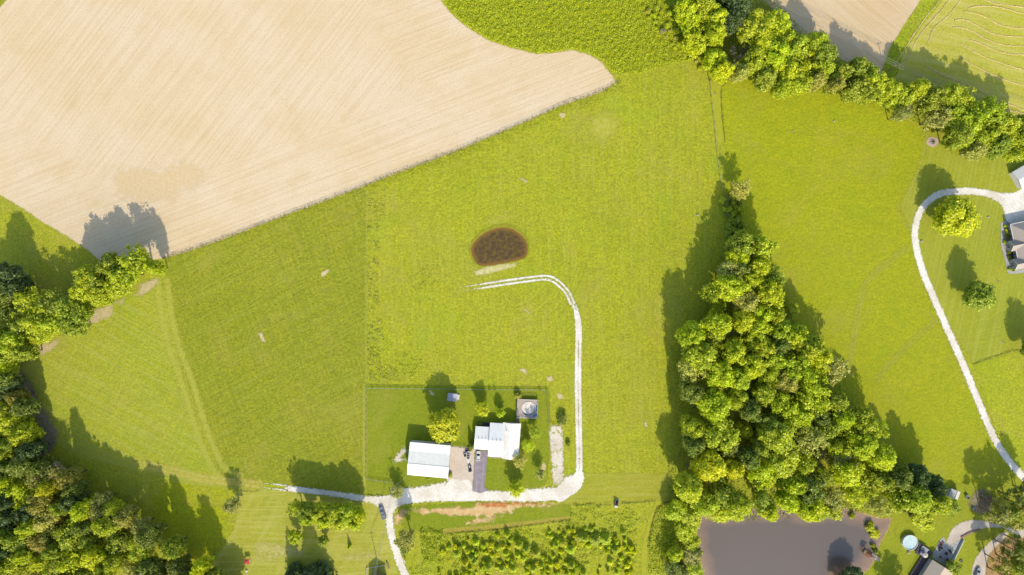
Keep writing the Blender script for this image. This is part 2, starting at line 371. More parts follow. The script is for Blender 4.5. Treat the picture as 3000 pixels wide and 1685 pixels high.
multi('path', [], m_trackg, Z(3.4), .7, 1, lines=[
    (smooth(TB([(1710, 405), (1600, 490), (1440, 620), (1370, 720), (1330, 870), (1300, 1050), (1270, 1250), (1255, 1400)]), 5, False), .28, .75),
    (smooth(TB([(1920, 960), (1750, 1110), (1600, 1260), (1450, 1430)]), 5, False), .25, .7),
    (smooth(TD([(1850, 960), (1830, 1080), (1790, 1250), (1700, 1447)]), 5, False), .6),
    (smooth(TB([(1620, 100), (1640, 190), (1720, 300)]), 5, False), .35),
    (smooth(TB([(1780, 520), (1900, 850), (2050, 1200), (2140, 1447)]), 5, False), .5),
    (smooth(DD([(917, 970), (917, 1240)]), 2, False), .8), (smooth(DD([(925, 480), (921, 700), (921, 960)]), 2, False), .3)])
# ---- stubble fields
def stubble(name, angs, edge=.7, base=(243, 220, 187)):
    t = NT(name); c = A(*base)
    f2 = t.noise(.035, 3, .55, stretch=(1, .45, 1), angle=angs[0]); f3 = t.noise(.09, 4, .6); f1 = t.noise(1.3, 4, .7)
    c = t.mix(t.rng(f2, .40, .62), A(*base), A(base[0]-5, base[1]-9, base[2]-18))
    c = t.mix(t.math('MULTIPLY', t.rng(f3, .52, .76), .5), c, A(226, 198, 146))
    row = t.noise(1, 2, .5, stretch=(.02, 1.0, 1), angle=angs[0]); row2 = t.noise(1, 1, .5, stretch=(.035, .35, 1), angle=angs[0], dist=.2)
    # headland rows run along the south and west borders of the field
    if len(angs) > 1:
        h = t.n('ShaderNodeAttribute', attribute_name='sd').outputs['Fac']
        hr = t.noise(1, 2, .5, stretch=(.02, 1.0, 1), angle=angs[1]); k = t.rng(h, 34, 26)
        row = t.math('ADD', t.math('MULTIPLY', row, t.math('SUBTRACT', 1, k)), t.math('MULTIPLY', hr, k))
    c = t.mix(t.math('MULTIPLY', t.rng(row, .42, .60), .22), c, A(252, 238, 212))
    c = t.mix(t.math('MULTIPLY', t.rng(row2, .50, .66), .12), c, A(252, 238, 210))
    c = t.mix(t.math('MULTIPLY', t.rng(row, .50, .34), .18), c, A(214, 188, 144))
    c = t.mix(t.math('MULTIPLY', t.rng(f1, .50, .34), .45), c, A(208, 180, 130))
    t.color(c); t.bump(t.math('ADD', row, t.math('MULTIPLY', f1, .6)), .35, .25); t.edge(edge, .35); return t.m
FIELD = DD([(-300, -200), (1100, -200), (1108, 0), (1130, 30), (1170, 66), (1230, 103), (1290, 122), (1350, 136), (1400, 133), (1440, 126), (1480, 137), (1513, 157), (1535, 185), (1551, 204), (1520, 228), (1480, 243), (1420, 262), (1340, 298), (1250, 337), (1180, 366), (1100, 398), (1000, 434), (920, 466), (820, 504), (740, 533), (640, 571), (560, 602), (480, 630), (415, 648), (330, 668), (250, 655), (225, 632), (170, 595), (110, 560), (60, 525), (0, 490), (-300, 330)])
area('stubble_field', FIELD, stubble('stubble', (52, 21)), Z(3), 2.5)
area('stubble_field', TD([(560, -400), (600, 0), (720, 100), (860, 250), (1100, 400), (1350, 520), (1530, 560), (1535, 500), (1590, 370), (1690, 200), (1830, 0), (2000, -400)]), stubble('stubble_east', (-40,), .5, (236, 208, 170)), Z(3), 2)
m_wet = NT('damp_soil'); m_wet.color(m_wet.mix(m_wet.rng(m_wet.noise(.8, 4), .4, .6), A(232, 204, 154), A(238, 212, 172))); m_wet.edge(9, 2.5, .12, 0)
area('damp_patch', T(0, 0, 2.575, [(880, 1320), (1000, 1280), (1200, 1270), (1420, 1230), (1520, 1290), (1460, 1400), (1300, 1480), (1050, 1500), (880, 1430)]), m_wet.m, Z(4), 2, 12)
# top-left corner: green verge and pale road
area('verge', [(-200, 130), (-60, 60), (0, 22), (20, 0), (60, -90), (20, -120), (-10, 0), (-200, 60)], m_lawn, Z(4), 1)
# hay field in the top right
m_hay = grass('hay_field', (168, 182, 72), (158, 174, 52), (138, 152, 48), streak=[(-14, .4, .4, .025, (226, 214, 130))], edge=.5, bump=.6, contrast=.7, dry=(178, 184, 104))
area('hay_field', TD([(1860, 0), (1700, 210), (1600, 380), (1540, 540), (1600, 600), (1800, 660), (2000, 720), (2300, 800), (2575, 900), (3100, 1050), (3100, -500), (2200, -500)]), m_hay, Z(3.6), 2)
m_edgeg = grass('weedy_edge', (160, 184, 20), (146, 172, 20), (96, 120, 22), edge=.6)
multi('verge', [], m_edgeg, Z(4.5), 1, 1.5, lines=[(TD([(1880, -60), (1700, 210), (1590, 390), (1540, 540)]), 2.2), (TD([(1930, 0), (1760, 210), (1640, 400), (1590, 560)]), 1.5)])

m_wear = grass('worn_grass_track', (172, 176, 98), (166, 170, 88), (148, 156, 70), edge=.8, soft=.8, contrast=.4)
multi('path', [], m_wear, Z(3.6), .7, 1.5, taper=10, lines=[(smooth(DD([(330, 1160), (440, 1186), (520, 1205), (600, 1213), (660, 1219)]), 5, False), .6, 1.0)])
# ---- bare soil and clay
def soil(name, a, b, edge=1.2, soft=.5, sc_=.5, bump=.6):
    t = NT(name); n1 = t.noise(.7, 5, .7); t.color(t.mix(t.rng(n1, .36, .62), A(*a), A(*b))); t.bump(n1, bump, .4); t.edge(edge, soft, sc_); return t.m
m_bare = soil('bare_soil', (222, 200, 160), (198, 186, 120), 2.0, .6)
m_dirtv = soil('brushy_soil', (176, 150, 138), (136, 138, 84), 2.2, .9)
multi('bare_soil', [TA([(1030, 780), (1060, 700), (1180, 650), (1190, 690), (1110, 760)]), TA([(690, 900), (800, 860), (850, 850), (850, 930), (740, 980), (640, 1010)]),
    TA([(270, 1240), (300, 1150), (440, 1120), (440, 1150), (330, 1230)]), TA([(860, 830), (940, 800), (930, 840)])], m_bare, Z(5), .8, 2)
area('bare_soil', TC([(60, -60), (150, -120), (240, 20), (300, 150), (370, 250), (430, 370), (420, 460), (350, 550), (280, 520), (300, 400), (280, 260), (180, 100)]), m_dirtv, Z(5), 1, 2.5)
m_clay = NT('clay')
_n = m_clay.noise(.5, 5, .7); _c = m_clay.mix(m_clay.rng(_n, .40, .60), A(240, 212, 156), A(228, 180, 120))
_s = m_clay.noise(1, 2, .5, stretch=(.9, .12, 1), angle=12); _c = m_clay.mix(m_clay.math('MULTIPLY', m_clay.rng(_s, .45, .6), .6), _c, A(226, 190, 132))
m_clay.color(_c); m_clay.bump(_s, .5, .4); m_clay.edge(3.2, .8, .35)
multi('clay_bank', [T9([(60, 310), (180, 300), (300, 320), (520, 280), (880, 290), (1000, 215), (1380, 205), (1900, 215), (2100, 235), (1950, 260), (1700, 245), (1560, 280), (1480, 350), (1280, 370), (1200, 420), (900, 400), (560, 390), (440, 350), (100, 360)]),
    T9([(830, 500), (1050, 440), (1240, 440), (1210, 480), (1000, 510)]), T7([(650, 500), (760, 420), (830, 420), (760, 520), (690, 640), (640, 640)])], m_clay.m, Z(6), .8, 4)
m_redclay = soil('red_clay', (206, 118, 66), (224, 160, 96), .8, .5)
area('clay_bank', T9([(980, 225), (1380, 212), (1860, 214), (1880, 226), (1430, 240), (1400, 280), (1180, 275), (1050, 265)]), m_redclay, Z(7), .8, 1.2)
m_spot = soil('worn_spot', (236, 214, 176), (214, 196, 140), .5, .3, 1.2)
multi('bare_soil', [TP([(1390, 1340), (1370, 1330), (1340, 1345), (1410, 1385), (1400, 1360)]), TA([(1950, 1070), (1975, 1060), (2000, 1130), (1980, 1135)]), TA([(2420, 610), (2475, 585), (2485, 600), (2440, 640), (2425, 635)]),
    TP([(1355, 870), (1375, 878), (1425, 915), (1415, 920)]), TU([(1640, 850), (1690, 860), (1680, 890), (1650, 885)]), TU([(1350, 1340), (1410, 1370), (1400, 1380), (1345, 1350)]),
    TM([(2280, 260), (2300, 300), (2310, 330), (2290, 330)]), TM([(1520, 590), (1545, 620), (1540, 660), (1505, 650)]), TM([(1630, 75), (1660, 80), (1680, 110), (1635, 120)]),
    TP([(1550, 1400), (1590, 1385), (1595, 1425), (1555, 1430)]), TM([(660, 50), (700, 75), (695, 95), (670, 80)])], m_spot, Z(6), .5, .8)
m_bank = soil('dry_bank', (236, 224, 176), (204, 196, 110), .7, .4, .8)
multi('bare_soil', [TP([(1000, 605), (1080, 570), (1200, 548), (1320, 540), (1320, 560), (1180, 600), (1080, 625), (1020, 630)])], m_bank, Z(6), .5, 1)
m_thin = soil('thin_turf', (206, 196, 92), (178, 184, 44), 4.0, 3.0, .4, .3)
multi('thin_turf', [TU([(1880, 900), (1980, 850), (2080, 900), (2070, 1010), (1980, 1060), (1880, 1010)]), TP([(1100, 230), (1180, 190), (1260, 180), (1290, 200), (1200, 220), (1120, 250)])], m_thin, Z(1.5), 1.5, 5)
# dry streaks in the south-west lawn
m_dry = soil('dry_lawn', (214, 202, 132), (180, 178, 74), 3.0, 1.2, .45, .3)
multi('dry_lawn', [T8([(640, 1010), (960, 1030), (1280, 1110), (1280, 1170), (900, 1170), (620, 1150)]), T8([(1840, 1170), (2280, 1140), (2280, 1200), (1840, 1220)]), T8([(600, 1180), (900, 1180), (900, 1240), (600, 1220)])], m_dry, Z(3.5), 1.5, 4)

# ---- gravel, asphalt, concrete
def gravel(name, edge=.7, base=(268, 263, 256), alt=(248, 238, 222), soft=.25, scale=.9, grassy=0.0, extra=0.0):
    t = NT(name); n1 = t.noise(1.6, 5, .75); n2 = t.noise(.12, 3, .6)
    c = t.mix(t.rng(n2, .42, .62), A(*base), A(*alt)); c = t.mix(t.math('MULTIPLY', t.rng(n1, .55, .34), .5), c, A(186, 172, 150))
    if grassy:
        g = t.noise(.45, 5, .72); c = t.mix(t.rng(g, .62-grassy, .70-grassy), c, A(158, 174, 44))
    t.color(c); t.bump(n1, .5, .12); t.edge(edge, soft, scale, extra); return t.m
m_gravel = gravel('gravel', 1.0); m_gravel2 = gravel('gravel_worn', .9, grassy=.0); m_rut = gravel('gravel_rut', .35, soft=.2)
m_patchy = gravel('gravel_patchy', 1.6, base=(252, 240, 226), alt=(238, 222, 204), grassy=.08, soft=.4)
m_court = gravel('gravel_court', .7, base=(238, 222, 206), alt=(228, 208, 190))
# court east of the barn
area('gravel_yard', T1([(1050, 770), (1230, 790), (1340, 800), (1330, 850), (1320, 1100), (1300, 1290), (1100, 1290), (1020, 1210), (1010, 1140), (1030, 1130)]), m_court, Z(7), 1)
# main drive
multi('driveway', [T1([(-100, 1330), (0, 1335), (200, 1350), (420, 1330), (700, 1290), (1000, 1210), (1060, 1150), (1260, 1160), (1340, 1280), (1500, 1280), (1700, 1290), (2000, 1290), (2200, 1280), (2346, 1300), (2440, 1240), (2500, 1180), (2520, 1240), (2440, 1330), (2300, 1385), (2000, 1405), (1400, 1395), (800, 1405), (520, 1430), (430, 1480), (385, 1560), (290, 1560), (290, 1500), (150, 1420), (0, 1395), (-100, 1385)])],
    m_gravel, Z(8), .9, 1.5, lines=[
    (T7([(548, 500), (552, 600), (562, 690), (598, 840), (640, 1000), (720, 1250), (800, 1447), (900, 1700)]), 1.6),
    (T8([(1060, 240), (1500, 290), (2140, 380), (2250, 400)]), 1.15, 0),
    (smooth(TM([(1795, 690), (1780, 760), (1740, 800), (1650, 860)]), 5, False), 2.1)])
multi('track', [], m_rut, Z(8), .5, .8, taper=24, lines=[(T8([(500, 180), (650, 193), (900, 218), (1070, 240)]), .6, 1.0)])
multi('track', [], m_rut, Z(8.5), .5, .8, taper=16, lines=[
    (smooth(TP([(850, 745), (930, 730), (1100, 705), (1300, 675), (1500, 650), (1580, 655), (1650, 700), (1710, 770), (1745, 850)]), 6, False), .42, .85),
    (smooth(TP([(1700, 750), (1745, 830), (1778, 930), (1790, 1050), (1788, 1200), (1785, 1447), (1790, 1700), (1795, 2000), (1790, 2120), (1750, 2200)]), 6, False), .62, .78),
    (smooth(TP([(1700, 750), (1740, 830), (1770, 920), (1785, 1000), (1788, 1100)]), 6, False), 1.0)])
multi('gravel_patch', [T1([(2190, 540), (2330, 545), (2345, 700), (2350, 1100), (2330, 1200), (2230, 1210), (2210, 900), (2190, 700)]), T1([(420, 900), (520, 780), (560, 830), (480, 900), (560, 930), (400, 960)])], m_patchy, Z(7.5), 1, 2)
multi('gravel_verge', [T1([(420, 1260), (700, 1240), (1000, 1180), (1020, 1230), (700, 1310), (430, 1340)]), T1([(1900, 1265), (2350, 1240), (2340, 1310), (1900, 1310)]), TM([(1700, 700), (1780, 690), (1740, 800), (1620, 860), (1560, 850)])], gravel('gravel_grassy', 1.6, grassy=.02, soft=.4), Z(7.7), 1, 2)
# asphalt
t = NT('asphalt'); n1 = t.noise(.6, 5, .7); n2 = t.noise(1, 2, .5, stretch=(1.5, .06, 1), angle=-4)
c = t.mix(t.rng(n1, .38, .62), A(150, 138, 150), A(172, 160, 168)); c = t.mix(t.math('MULTIPLY', t.rng(n2, .5, .62), .4), c, A(192, 182, 188)); t.color(c); t.bump(n1, .3, .05); t.edge(.3, .15, 1.2)
area('asphalt_drive', T1([(1345, 812), (1483, 826), (1462, 1060), (1442, 1235), (1492, 1275), (1400, 1310), (1300, 1282), (1318, 1200), (1330, 950)]), t.m, Z(9), .6, .6)
# east drive
EDR = DD([(2600, 500), (2530, 497), (2480, 486), (2430, 481), (2380, 484), (2345, 498), (2316, 530), (2302, 575), (2304, 620), (2322, 685), (2350, 752), (2385, 832), (2425, 922), (2465, 1020), (2500, 1100), (2540, 1162), (2620, 1250)])
multi('driveway', [T5([(480, 200), (760, 225), (900, 225), (1061, 140), (1400, 60), (1400, 640), (1061, 640), (860, 670), (800, 620), (790, 520), (760, 430), (700, 350), (560, 280)])], m_gravel2, Z(8), .9, 1.2, lines=[(smooth(EDR, 5, False), 1.45)])
# south-east drive
multi('driveway', [T4([(1100, 720), (1150, 580), (1200, 470), (1300, 380), (1400, 320), (1600, 275), (1800, 290), (2000, 340), (2200, 400), (2400, 430), (2500, 360), (2576, 400), (2576, 620), (2450, 600), (2300, 480), (2150, 420), (1900, 420), (1750, 450), (1600, 520), (1420, 620), (1250, 760), (1150, 800)]),
    T4([(2150, 520), (2300, 520), (2200, 640), (2000, 820), (1900, 950), (1850, 1150), (1840, 1500), (1570, 1500), (1600, 1180), (1660, 1000), (1760, 860), (1950, 680)])], gravel('gravel_south_east', .5, base=(236, 222, 208), alt=(214, 200, 188)), Z(8), .8, 1)
m_conc = plain('concrete', (198, 200, 200), .85, .2, var=.12, scale=.8)
# stained wood-chip floor under the pines at the bottom right
m_litter = soil('pine_litter', (216, 168, 110), (150, 128, 84), 1.8, .8, .6)
area('pine_litter', T4([(1900, 1000), (1900, 850), (2050, 720), (2300, 600), (2576, 620), (2900, 800), (2900, 1500), (1900, 1500), (1840, 1200)]), m_litter, Z(6), 1, 2)
area('bare_soil', TK([(1050, 820), (1300, 780), (1500, 950), (1550, 1250), (1300, 1447), (950, 1300), (900, 1100)]), m_dirtv, Z(6.2), 1, 2)
# ---- ponds
def water(name, deep, shal, w=3.0, rough=.12, nz=.3):
    t = NT(name); at = t.n('ShaderNodeAttribute', attribute_name='sd').outputs['Fac']; n1 = t.noise(nz, 5, .65)
    f = t.rng(t.math('ADD', at, t.math('MULTIPLY', t.math('SUBTRACT', n1, .5), w)), 0, w); t.color(t.mix(f, A(*shal), A(*deep)))
    t.b.inputs['Roughness'].default_value = rough; t.b.inputs['Specular IOR Level'].default_value = .5
    t.bump(t.noise(3, 2), .05, .05); return t
POND = smooth(TP([(985, 470), (978, 430), (995, 390), (1040, 340), (1100, 300), (1190, 270), (1270, 275), (1330, 305), (1380, 350), (1405, 400), (1405, 455), (1380, 500), (1300, 525), (1200, 545), (1100, 560), (1040, 555), (1010, 525)]), 4)
wp = water('pond_water', (92, 76, 50), (166, 124, 56), 1.8)
wp.b.inputs['Specular IOR Level'].default_value = .25; n_ = wp.noise(.55, 5, .75); old = wp.b.inputs['Base Color'].links[0].from_socket
at_ = wp.n('ShaderNodeAttribute', attribute_name='sd').outputs['Fac']
wp.color(wp.mix(wp.math('MULTIPLY', wp.rng(n_, .44, .60), .85), old, A(132, 106, 46))); wp.edge(.25, .2)
m_mud = soil('pond_rim', (178, 164, 52), (150, 160, 30), .8, .5)
area('bank', smooth(T(0, 0, 1, [(1485+(x-1485)*1.06, 773+(y-773)*1.08) for x, y in POND[::4]]), 4), m_mud, Z(5), .8, 1.2)
area('pond_water', POND, wp.m, Z(6.5), .8, .6)
LAKE = smooth(TE([(80, 1060), (100, 1020), (200, 970), (330, 960), (500, 950), (700, 930), (800, 910), (880, 950), (1000, 960), (1100, 935), (1200, 945), (1330, 975), (1450, 1015), (1520, 1025), (1562, 1020), (1565, 1050), (1540, 1110), (1490, 1200), (1470, 1260), (1440, 1330), (1400, 1400), (1340, 1440), (1260, 1440), (1190, 1450), (1120, 1600), (100, 1600), (150, 1447), (130, 1360), (100, 1280), (85, 1170)]), 4)
wl = water('lake_water', (118, 106, 97), (180, 146, 118), 7, .25, .12); n_ = wl.noise(2.5, 2, .5); old = wl.b.inputs['Base Color'].links[0].from_socket
wl.color(wl.mix(wl.math('MULTIPLY', n_, .25), old, A(134, 122, 114))); wl.edge(.2, .15)
area('bank', smooth(T(0, 0, 1, [(2320+(x-2320)*1.012, 1700+(y-1700)*1.02) for x, y in LAKE[::4]]), 4), soil('lake_shore', (226, 196, 150), (176, 160, 70), .5, .3), Z(5), 1, 1)
area('pond_water', LAKE, wl.m, Z(6.5), 1.2, .6)
#@@PART2
# ================================================================== vegetation
M_LEAF = leafmat('foliage', .44); M_LEAFT = leafmat('sparse_foliage', .45)
def barkmat(name, c):
    t = NT(name); v = t.n('ShaderNodeTexCoord').outputs['Object']; n1 = t.noise(2.5, 4, .7, stretch=(3, 3, .5), vec=v)
    t.color(t.mix(t.rng(n1, .35, .65), A(*c), A(*[x*.6 for x in c]))); return t.m
M_BARK = barkmat('bark', (120, 104, 88)); M_DEADW = barkmat('dead_wood', (205, 192, 184)); M_PINEB = barkmat('pine_bark', (160, 120, 96))

def leaves(rs, cen, rad, n, size, squash=1.0, flat=.35, up=.35):
    """n leaf-clump quads over a lobe"""
    d = rs.normal(size=(n, 3)); d /= np.linalg.norm(d, axis=1)[:, None]
    r = rad*(.4+1.05*rs.rand(n)**1.3)[:, None]
    c = np.array(cen)+d*r*np.array([1, 1, squash])
    nrm = d+rs.normal(size=(n, 3))*.6+np.array([0, 0, up]); nrm /= np.linalg.norm(nrm, axis=1)[:, None]
    t = np.cross(nrm, rs.normal(size=(n, 3))); t /= np.linalg.norm(t, axis=1)[:, None]; b = np.cross(nrm, t)
    s = size*(.6+.8*rs.rand(n))[:, None]; w = s*(.55+.4*rs.rand(n))[:, None]
    f = (rs.rand(n, 1)-.5)*flat*s
    return np.stack([c-t*s-b*w*.4, c+b*w-t*s*.2+nrm*f, c+t*s+b*w*.3, c-b*w+t*s*.1-nrm*f], 1)
def limb_mesh(mb, rs, base, top, r0, r1, bends=3, wob=.25):
    p = Vector(base); n = bends
    for i in range(n):
        q = Vector(base).lerp(Vector(top), (i+1)/n)
        if i < n-1: q += Vector((rs.uniform(-wob, wob), rs.uniform(-wob, wob), 0))
        mb.cyl(p, q, r0+(r1-r0)*i/n, r0+(r1-r0)*(i+1)/n, 6, cap=(i == n-1)); p = q
def broadleaf(seed, R=5.0, h=18.0, lobes=34, nleaf=10500, size=.33, zc=.56, hh=.43, spread=1.0, squash=.8, fill=.75):
    rs = np.random.RandomState(seed); V = []; cz = h*zc; a = h*hh
    L = []
    L.append((0, 0, cz+.08*h, R*.66)); L.append((0, 0, cz-.12*h, R*.55))
    lob = 2+rs.randint(3); ph = rs.rand(lob)*6.28
    for i in range(lobes):
        d = rs.normal(size=3); d /= np.linalg.norm(d)
        if d[2] < -.8: d[2] *= -.6
        k = fill+ .25*rs.rand(); az = math.atan2(d[1], d[0]); rr = 1+.16*math.cos(lob*az+ph[0])
        r = R*(.12+.15*rs.rand())
        L.append((d[0]*(R-r*.6)*k*rr*spread, d[1]*(R-r*.6)*k*rr*spread, cz+d[2]*(a-r*.5)*k, r))
    tot = sum(l[3]**2 for l in L)
    for x, y, z, r in L: V.append(leaves(rs, (x, y, z), r, max(20, int(nleaf*r*r/tot)), size, squash))
    crown = np.concatenate(V)
    mb = MB(); limb_mesh(mb, rs, (0, 0, -.3), (rs.uniform(-.3, .3), rs.uniform(-.3, .3), cz), .38, .16, 4, .2)
    for l in L[1:12]: limb_mesh(mb, rs, (0, 0, h*rs.uniform(.18, .4)), (l[0]*.8, l[1]*.8, l[2]), .15, .05, 3, .3)
    return crown, mb
def conifer(seed, R=2.0, h=9.0, n=4200, size=.28, tiers=9):
    rs = np.random.RandomState(seed); V = []
    for i in range(tiers):
        z = h*(.12+.84*i/tiers); rr = R*(1-i/tiers)**.85+.12; k = max(5, int(11*(1-i/tiers)+3))
        for j in range(k):
            a = 6.28*(j+rs.rand()*.7)/k; q = rr*(.45+.45*rs.rand())
            V.append(leaves(rs, (math.cos(a)*q, math.sin(a)*q, z-.12*q), max(.25, rr*.38), max(16, int(n/tiers/k*(1.6-i/tiers))), size, .6))
    V.append(leaves(rs, (0, 0, h*.95), .2, 30, size*.7, 2.5))
    mb = MB(); mb.cyl((0, 0, -.3), (0, 0, h*.95), .03*h*.6, .03, 7); return np.concatenate(V), mb
def tallpine(seed, h=19.0):
    rs = np.random.RandomState(seed); V = []; mb = MB()
    limb_mesh(mb, rs, (0, 0, -.3), (rs.uniform(-.4, .4), rs.uniform(-.4, .4), h*.95), .26, .07, 4, .12)
    for i in range(26):
        z = h*(.48+.5*rs.rand()); a = rs.rand()*6.28; q = (1.0-(z/h-.48)*1.3)*3.6*(.4+.6*rs.rand())+.2
        e = (math.cos(a)*q, math.sin(a)*q, z+.3); mb.cyl((0, 0, z-.5), e, .06, .025, 5); V.append(leaves(rs, e, .75+.35*rs.rand(), 85, .27, .55))
    return np.concatenate(V), mb
def bare(seed, h=13.0, spread=4.5, depth=4):
    rs = random.Random(seed); mb = MB()
    def grow(p, d, L, r, k):
        q = p+d*L; mb.cyl(p, q, r, r*.68, 5, cap=(k == 0))
        if k == 0: return
        for _ in range(3 if k > 1 else 4):
            nd = (d+Vector((rs.uniform(-1, 1), rs.uniform(-1, 1), rs.uniform(-.35, .5)))*.75).normalized(); grow(p+d*L*rs.uniform(.6, 1), nd, L*rs.uniform(.6, .85), r*.62, k-1)
    d0 = Vector((.1, .05, 1)).normalized(); mb.cyl((0, 0, -.3), d0*h*.35, .34, .26, 7, cap=False)
    for _ in range(5): grow(d0*h*.33, Vector((rs.uniform(-1, 1), rs.uniform(-1, 1), rs.uniform(.3, .9))).normalized(), h*.24, .2, depth-1)
    return mb
def bush(seed, R=1.5, h=2.2, n=1500, size=.22, lobes=12):
    rs = np.random.RandomState(seed); V = []
    for i in range(lobes):
        a = rs.rand()*6.28; q = R*.65*math.sqrt(rs.rand()); r = R*(.3+.2*rs.rand())
        V.append(leaves(rs, (math.cos(a)*q, math.sin(a)*q, max(r*.6, h*(.35+.4*rs.rand())*(1-.3*q/R))), r, n//lobes, size, .9))
    mb = MB()
    for i in range(5):
        a = rs.rand()*6.28; mb.cyl((0, 0, -.1), (math.cos(a)*R*.4, math.sin(a)*R*.4, h*.6), .05, .02, 5)
    return np.concatenate(V), mb
PROTO = {}
def proto(key, res, leaf=None, bark=None):
    c, mb = res; mt = bpy.data.meshes.new('trunk'); mt.from_pydata(mb.V, [], mb.F); mt.materials.append(bark or M_BARK)
    PROTO[key] = (quads_mesh('crown', c, leaf or M_LEAF), mt)
for i in range(7): proto('b%d' % i, broadleaf(10+i, lobes=[64, 80, 95, 70, 88, 60, 100][i], squash=[.8, .9, .7, 1, .8, .9, .75][i], fill=[.72, .75, .7, .78, .74, .8, .68][i]))
for i in range(3): proto('s%d' % i, broadleaf(40+i, lobes=16, nleaf=2600, size=.34, fill=.8, spread=1.05, hh=.40), M_LEAFT)     # sparser
for i in range(2): proto('f%d' % i, broadleaf(60+i, R=2.6, h=8, lobes=15, nleaf=2600, size=.26, zc=.54, hh=.44))                  # garden trees
for i in range(3): proto('c%d' % i, conifer(70+i))
for i in range(2): proto('p%d' % i, tallpine(80+i), M_LEAFT, M_PINEB)
for i in range(4): proto('u%d' % i, bush(90+i, lobes=[10, 14, 9, 16][i]))
for i in range(3): proto('k%d' % i, conifer(120+i, R=.85, h=2.6, n=700, size=.17, tiers=5))
SIZE = {'b': (5, 18), 's': (5, 18), 'f': (2.6, 8), 'c': (2, 9), 'p': (3.3, 19), 'u': (1.5, 2.2), 'k': (.85, 2.6)}
TINT = {'bright': (198, 208, 24), 'lime': (186, 196, 34), 'green': (164, 176, 44), 'deep': (138, 150, 52), 'grey': (178, 178, 90), 'pale': (192, 190, 84), 'crop': (206, 216, 16), 'gold': (206, 208, 20), 'olive': (172, 166, 66), 'dark': (98, 118, 58), 'purple': (84, 62, 66)}
WORD = {'bright': 'bright yellow-green', 'lime': 'lime green', 'green': 'mid green', 'deep': 'deep green', 'grey': 'grey-green', 'pale': 'pale green', 'gold': 'golden green', 'olive': 'olive green', 'dark': 'dark green', 'purple': 'dark purple'}
def plant(name, key, px, py, r_px, h, tint, label=None, cat='tree', group=None, rng_=random, shade=1.0, zfrac=.55):
    """crown seen at (px,py) with radius r_px; the plant itself stands on the ground below it"""
    r0, h0 = SIZE[key[0]]; zc = h*zfrac; k = 1-zc/H; x, y = G(px, py, zc); R = r_px*S*k
    o = empty(name, (x, y, 0), rng_.uniform(0, 6.28), label, cat, group)
    o.scale = (R/r0, R/r0, h/h0)
    cr, tk = PROTO[key]
    c = bpy.data.objects.new('crown' if cat == 'tree' else 'foliage', cr); COL.objects.link(c); c.parent = o
    r_px_ = 0; q = A(*TINT[tint]); j = rng_.uniform(.9, 1.08)*shade*1.95; c.color = (min(q[0]*j*rng_.uniform(.95, 1.06), .9), min(q[1]*j, .9), q[2]*j, 1)
    t_ = bpy.data.objects.new('trunk' if cat == 'tree' else 'stem', tk); COL.objects.link(t_); t_.parent = o
    o['_'] = 0; del o['_']
    return o
ORD = ['first', 'second', 'third', 'fourth', 'fifth', 'sixth', 'seventh', 'eighth', 'ninth', 'tenth', 'eleventh', 'twelfth', 'thirteenth', 'fourteenth', 'fifteenth', 'sixteenth', 'seventeenth', 'eighteenth', 'nineteenth', 'twentieth'] + ['%dth' % i for i in range(21, 60)]
def zone(name, key_fn, items, where, group, cat='tree', noun='broadleaf tree', band=46, hfun=None, shade=1.0, seed=1):
    """items (px,py,r_px,tint): a stand of plants, each told apart by its look and its row and place in the stand"""
    rr = random.Random(seed); its = sorted(items, key=lambda t: t[1]); rows = []; cur = []; y0 = None
    for t in its:
        if y0 is None or t[1]-y0 > band:
            cur = []; rows.append(cur); y0 = t[1]
        cur.append(t)
    for ri, row in enumerate(rows):
        row.sort(key=lambda t: t[0])
        for ci, t in enumerate(row):
            rpx = t[2]; size = 'large ' if rpx > 38 else ('small ' if rpx < 24 else '')
            if cat != 'tree': size = ''
            place = ('only one' if len(row) == 1 else ORD[ci]+' from left') + ', ' + ORD[ri] + ' row of ' + where
            plant(name, key_fn(rr, t), t[0], t[1], rpx, hfun(rr, t), t[3], '%s%s %s, %s' % (size, WORD[t[3]], noun, place), cat, group, rr, shade)
def within(P, poly): return inside(np.array(P, float).reshape(-1, 2), poly)
def fill(poly, have, rmin, rmax, seed, tints, n=4000, gap=.8):
    """more crowns where the stand is still open, in photo pixels"""
    rr = random.Random(seed); xs = [p[0] for p in poly]; ys = [p[1] for p in poly]; out = list(have); new = []
    pts = [(rr.uniform(min(xs), max(xs)), rr.uniform(min(ys), max(ys))) for _ in range(n)]; ok = within(pts, poly)
    for (x, y), k in zip(pts, ok):
        if not k: continue
        r = rr.uniform(rmin, rmax)
        if all((x-o[0])**2+(y-o[1])**2 > ((r+o[2])*gap)**2 for o in out): t_ = (x, y, r, rr.choice(tints)); out.append(t_); new.append(t_)
    return new
BK = lambda rr, t: rr.choice(['b0', 'b1', 'b2', 'b3', 'b4', 'b5', 'b6', 's0', 's1']) if t[3] not in ('grey', 'pale') else rr.choice(['s0', 's1', 's2', 'b3'])
def tl(L): return [(x, y, r/2.575, c) for x, y, r, c in L]
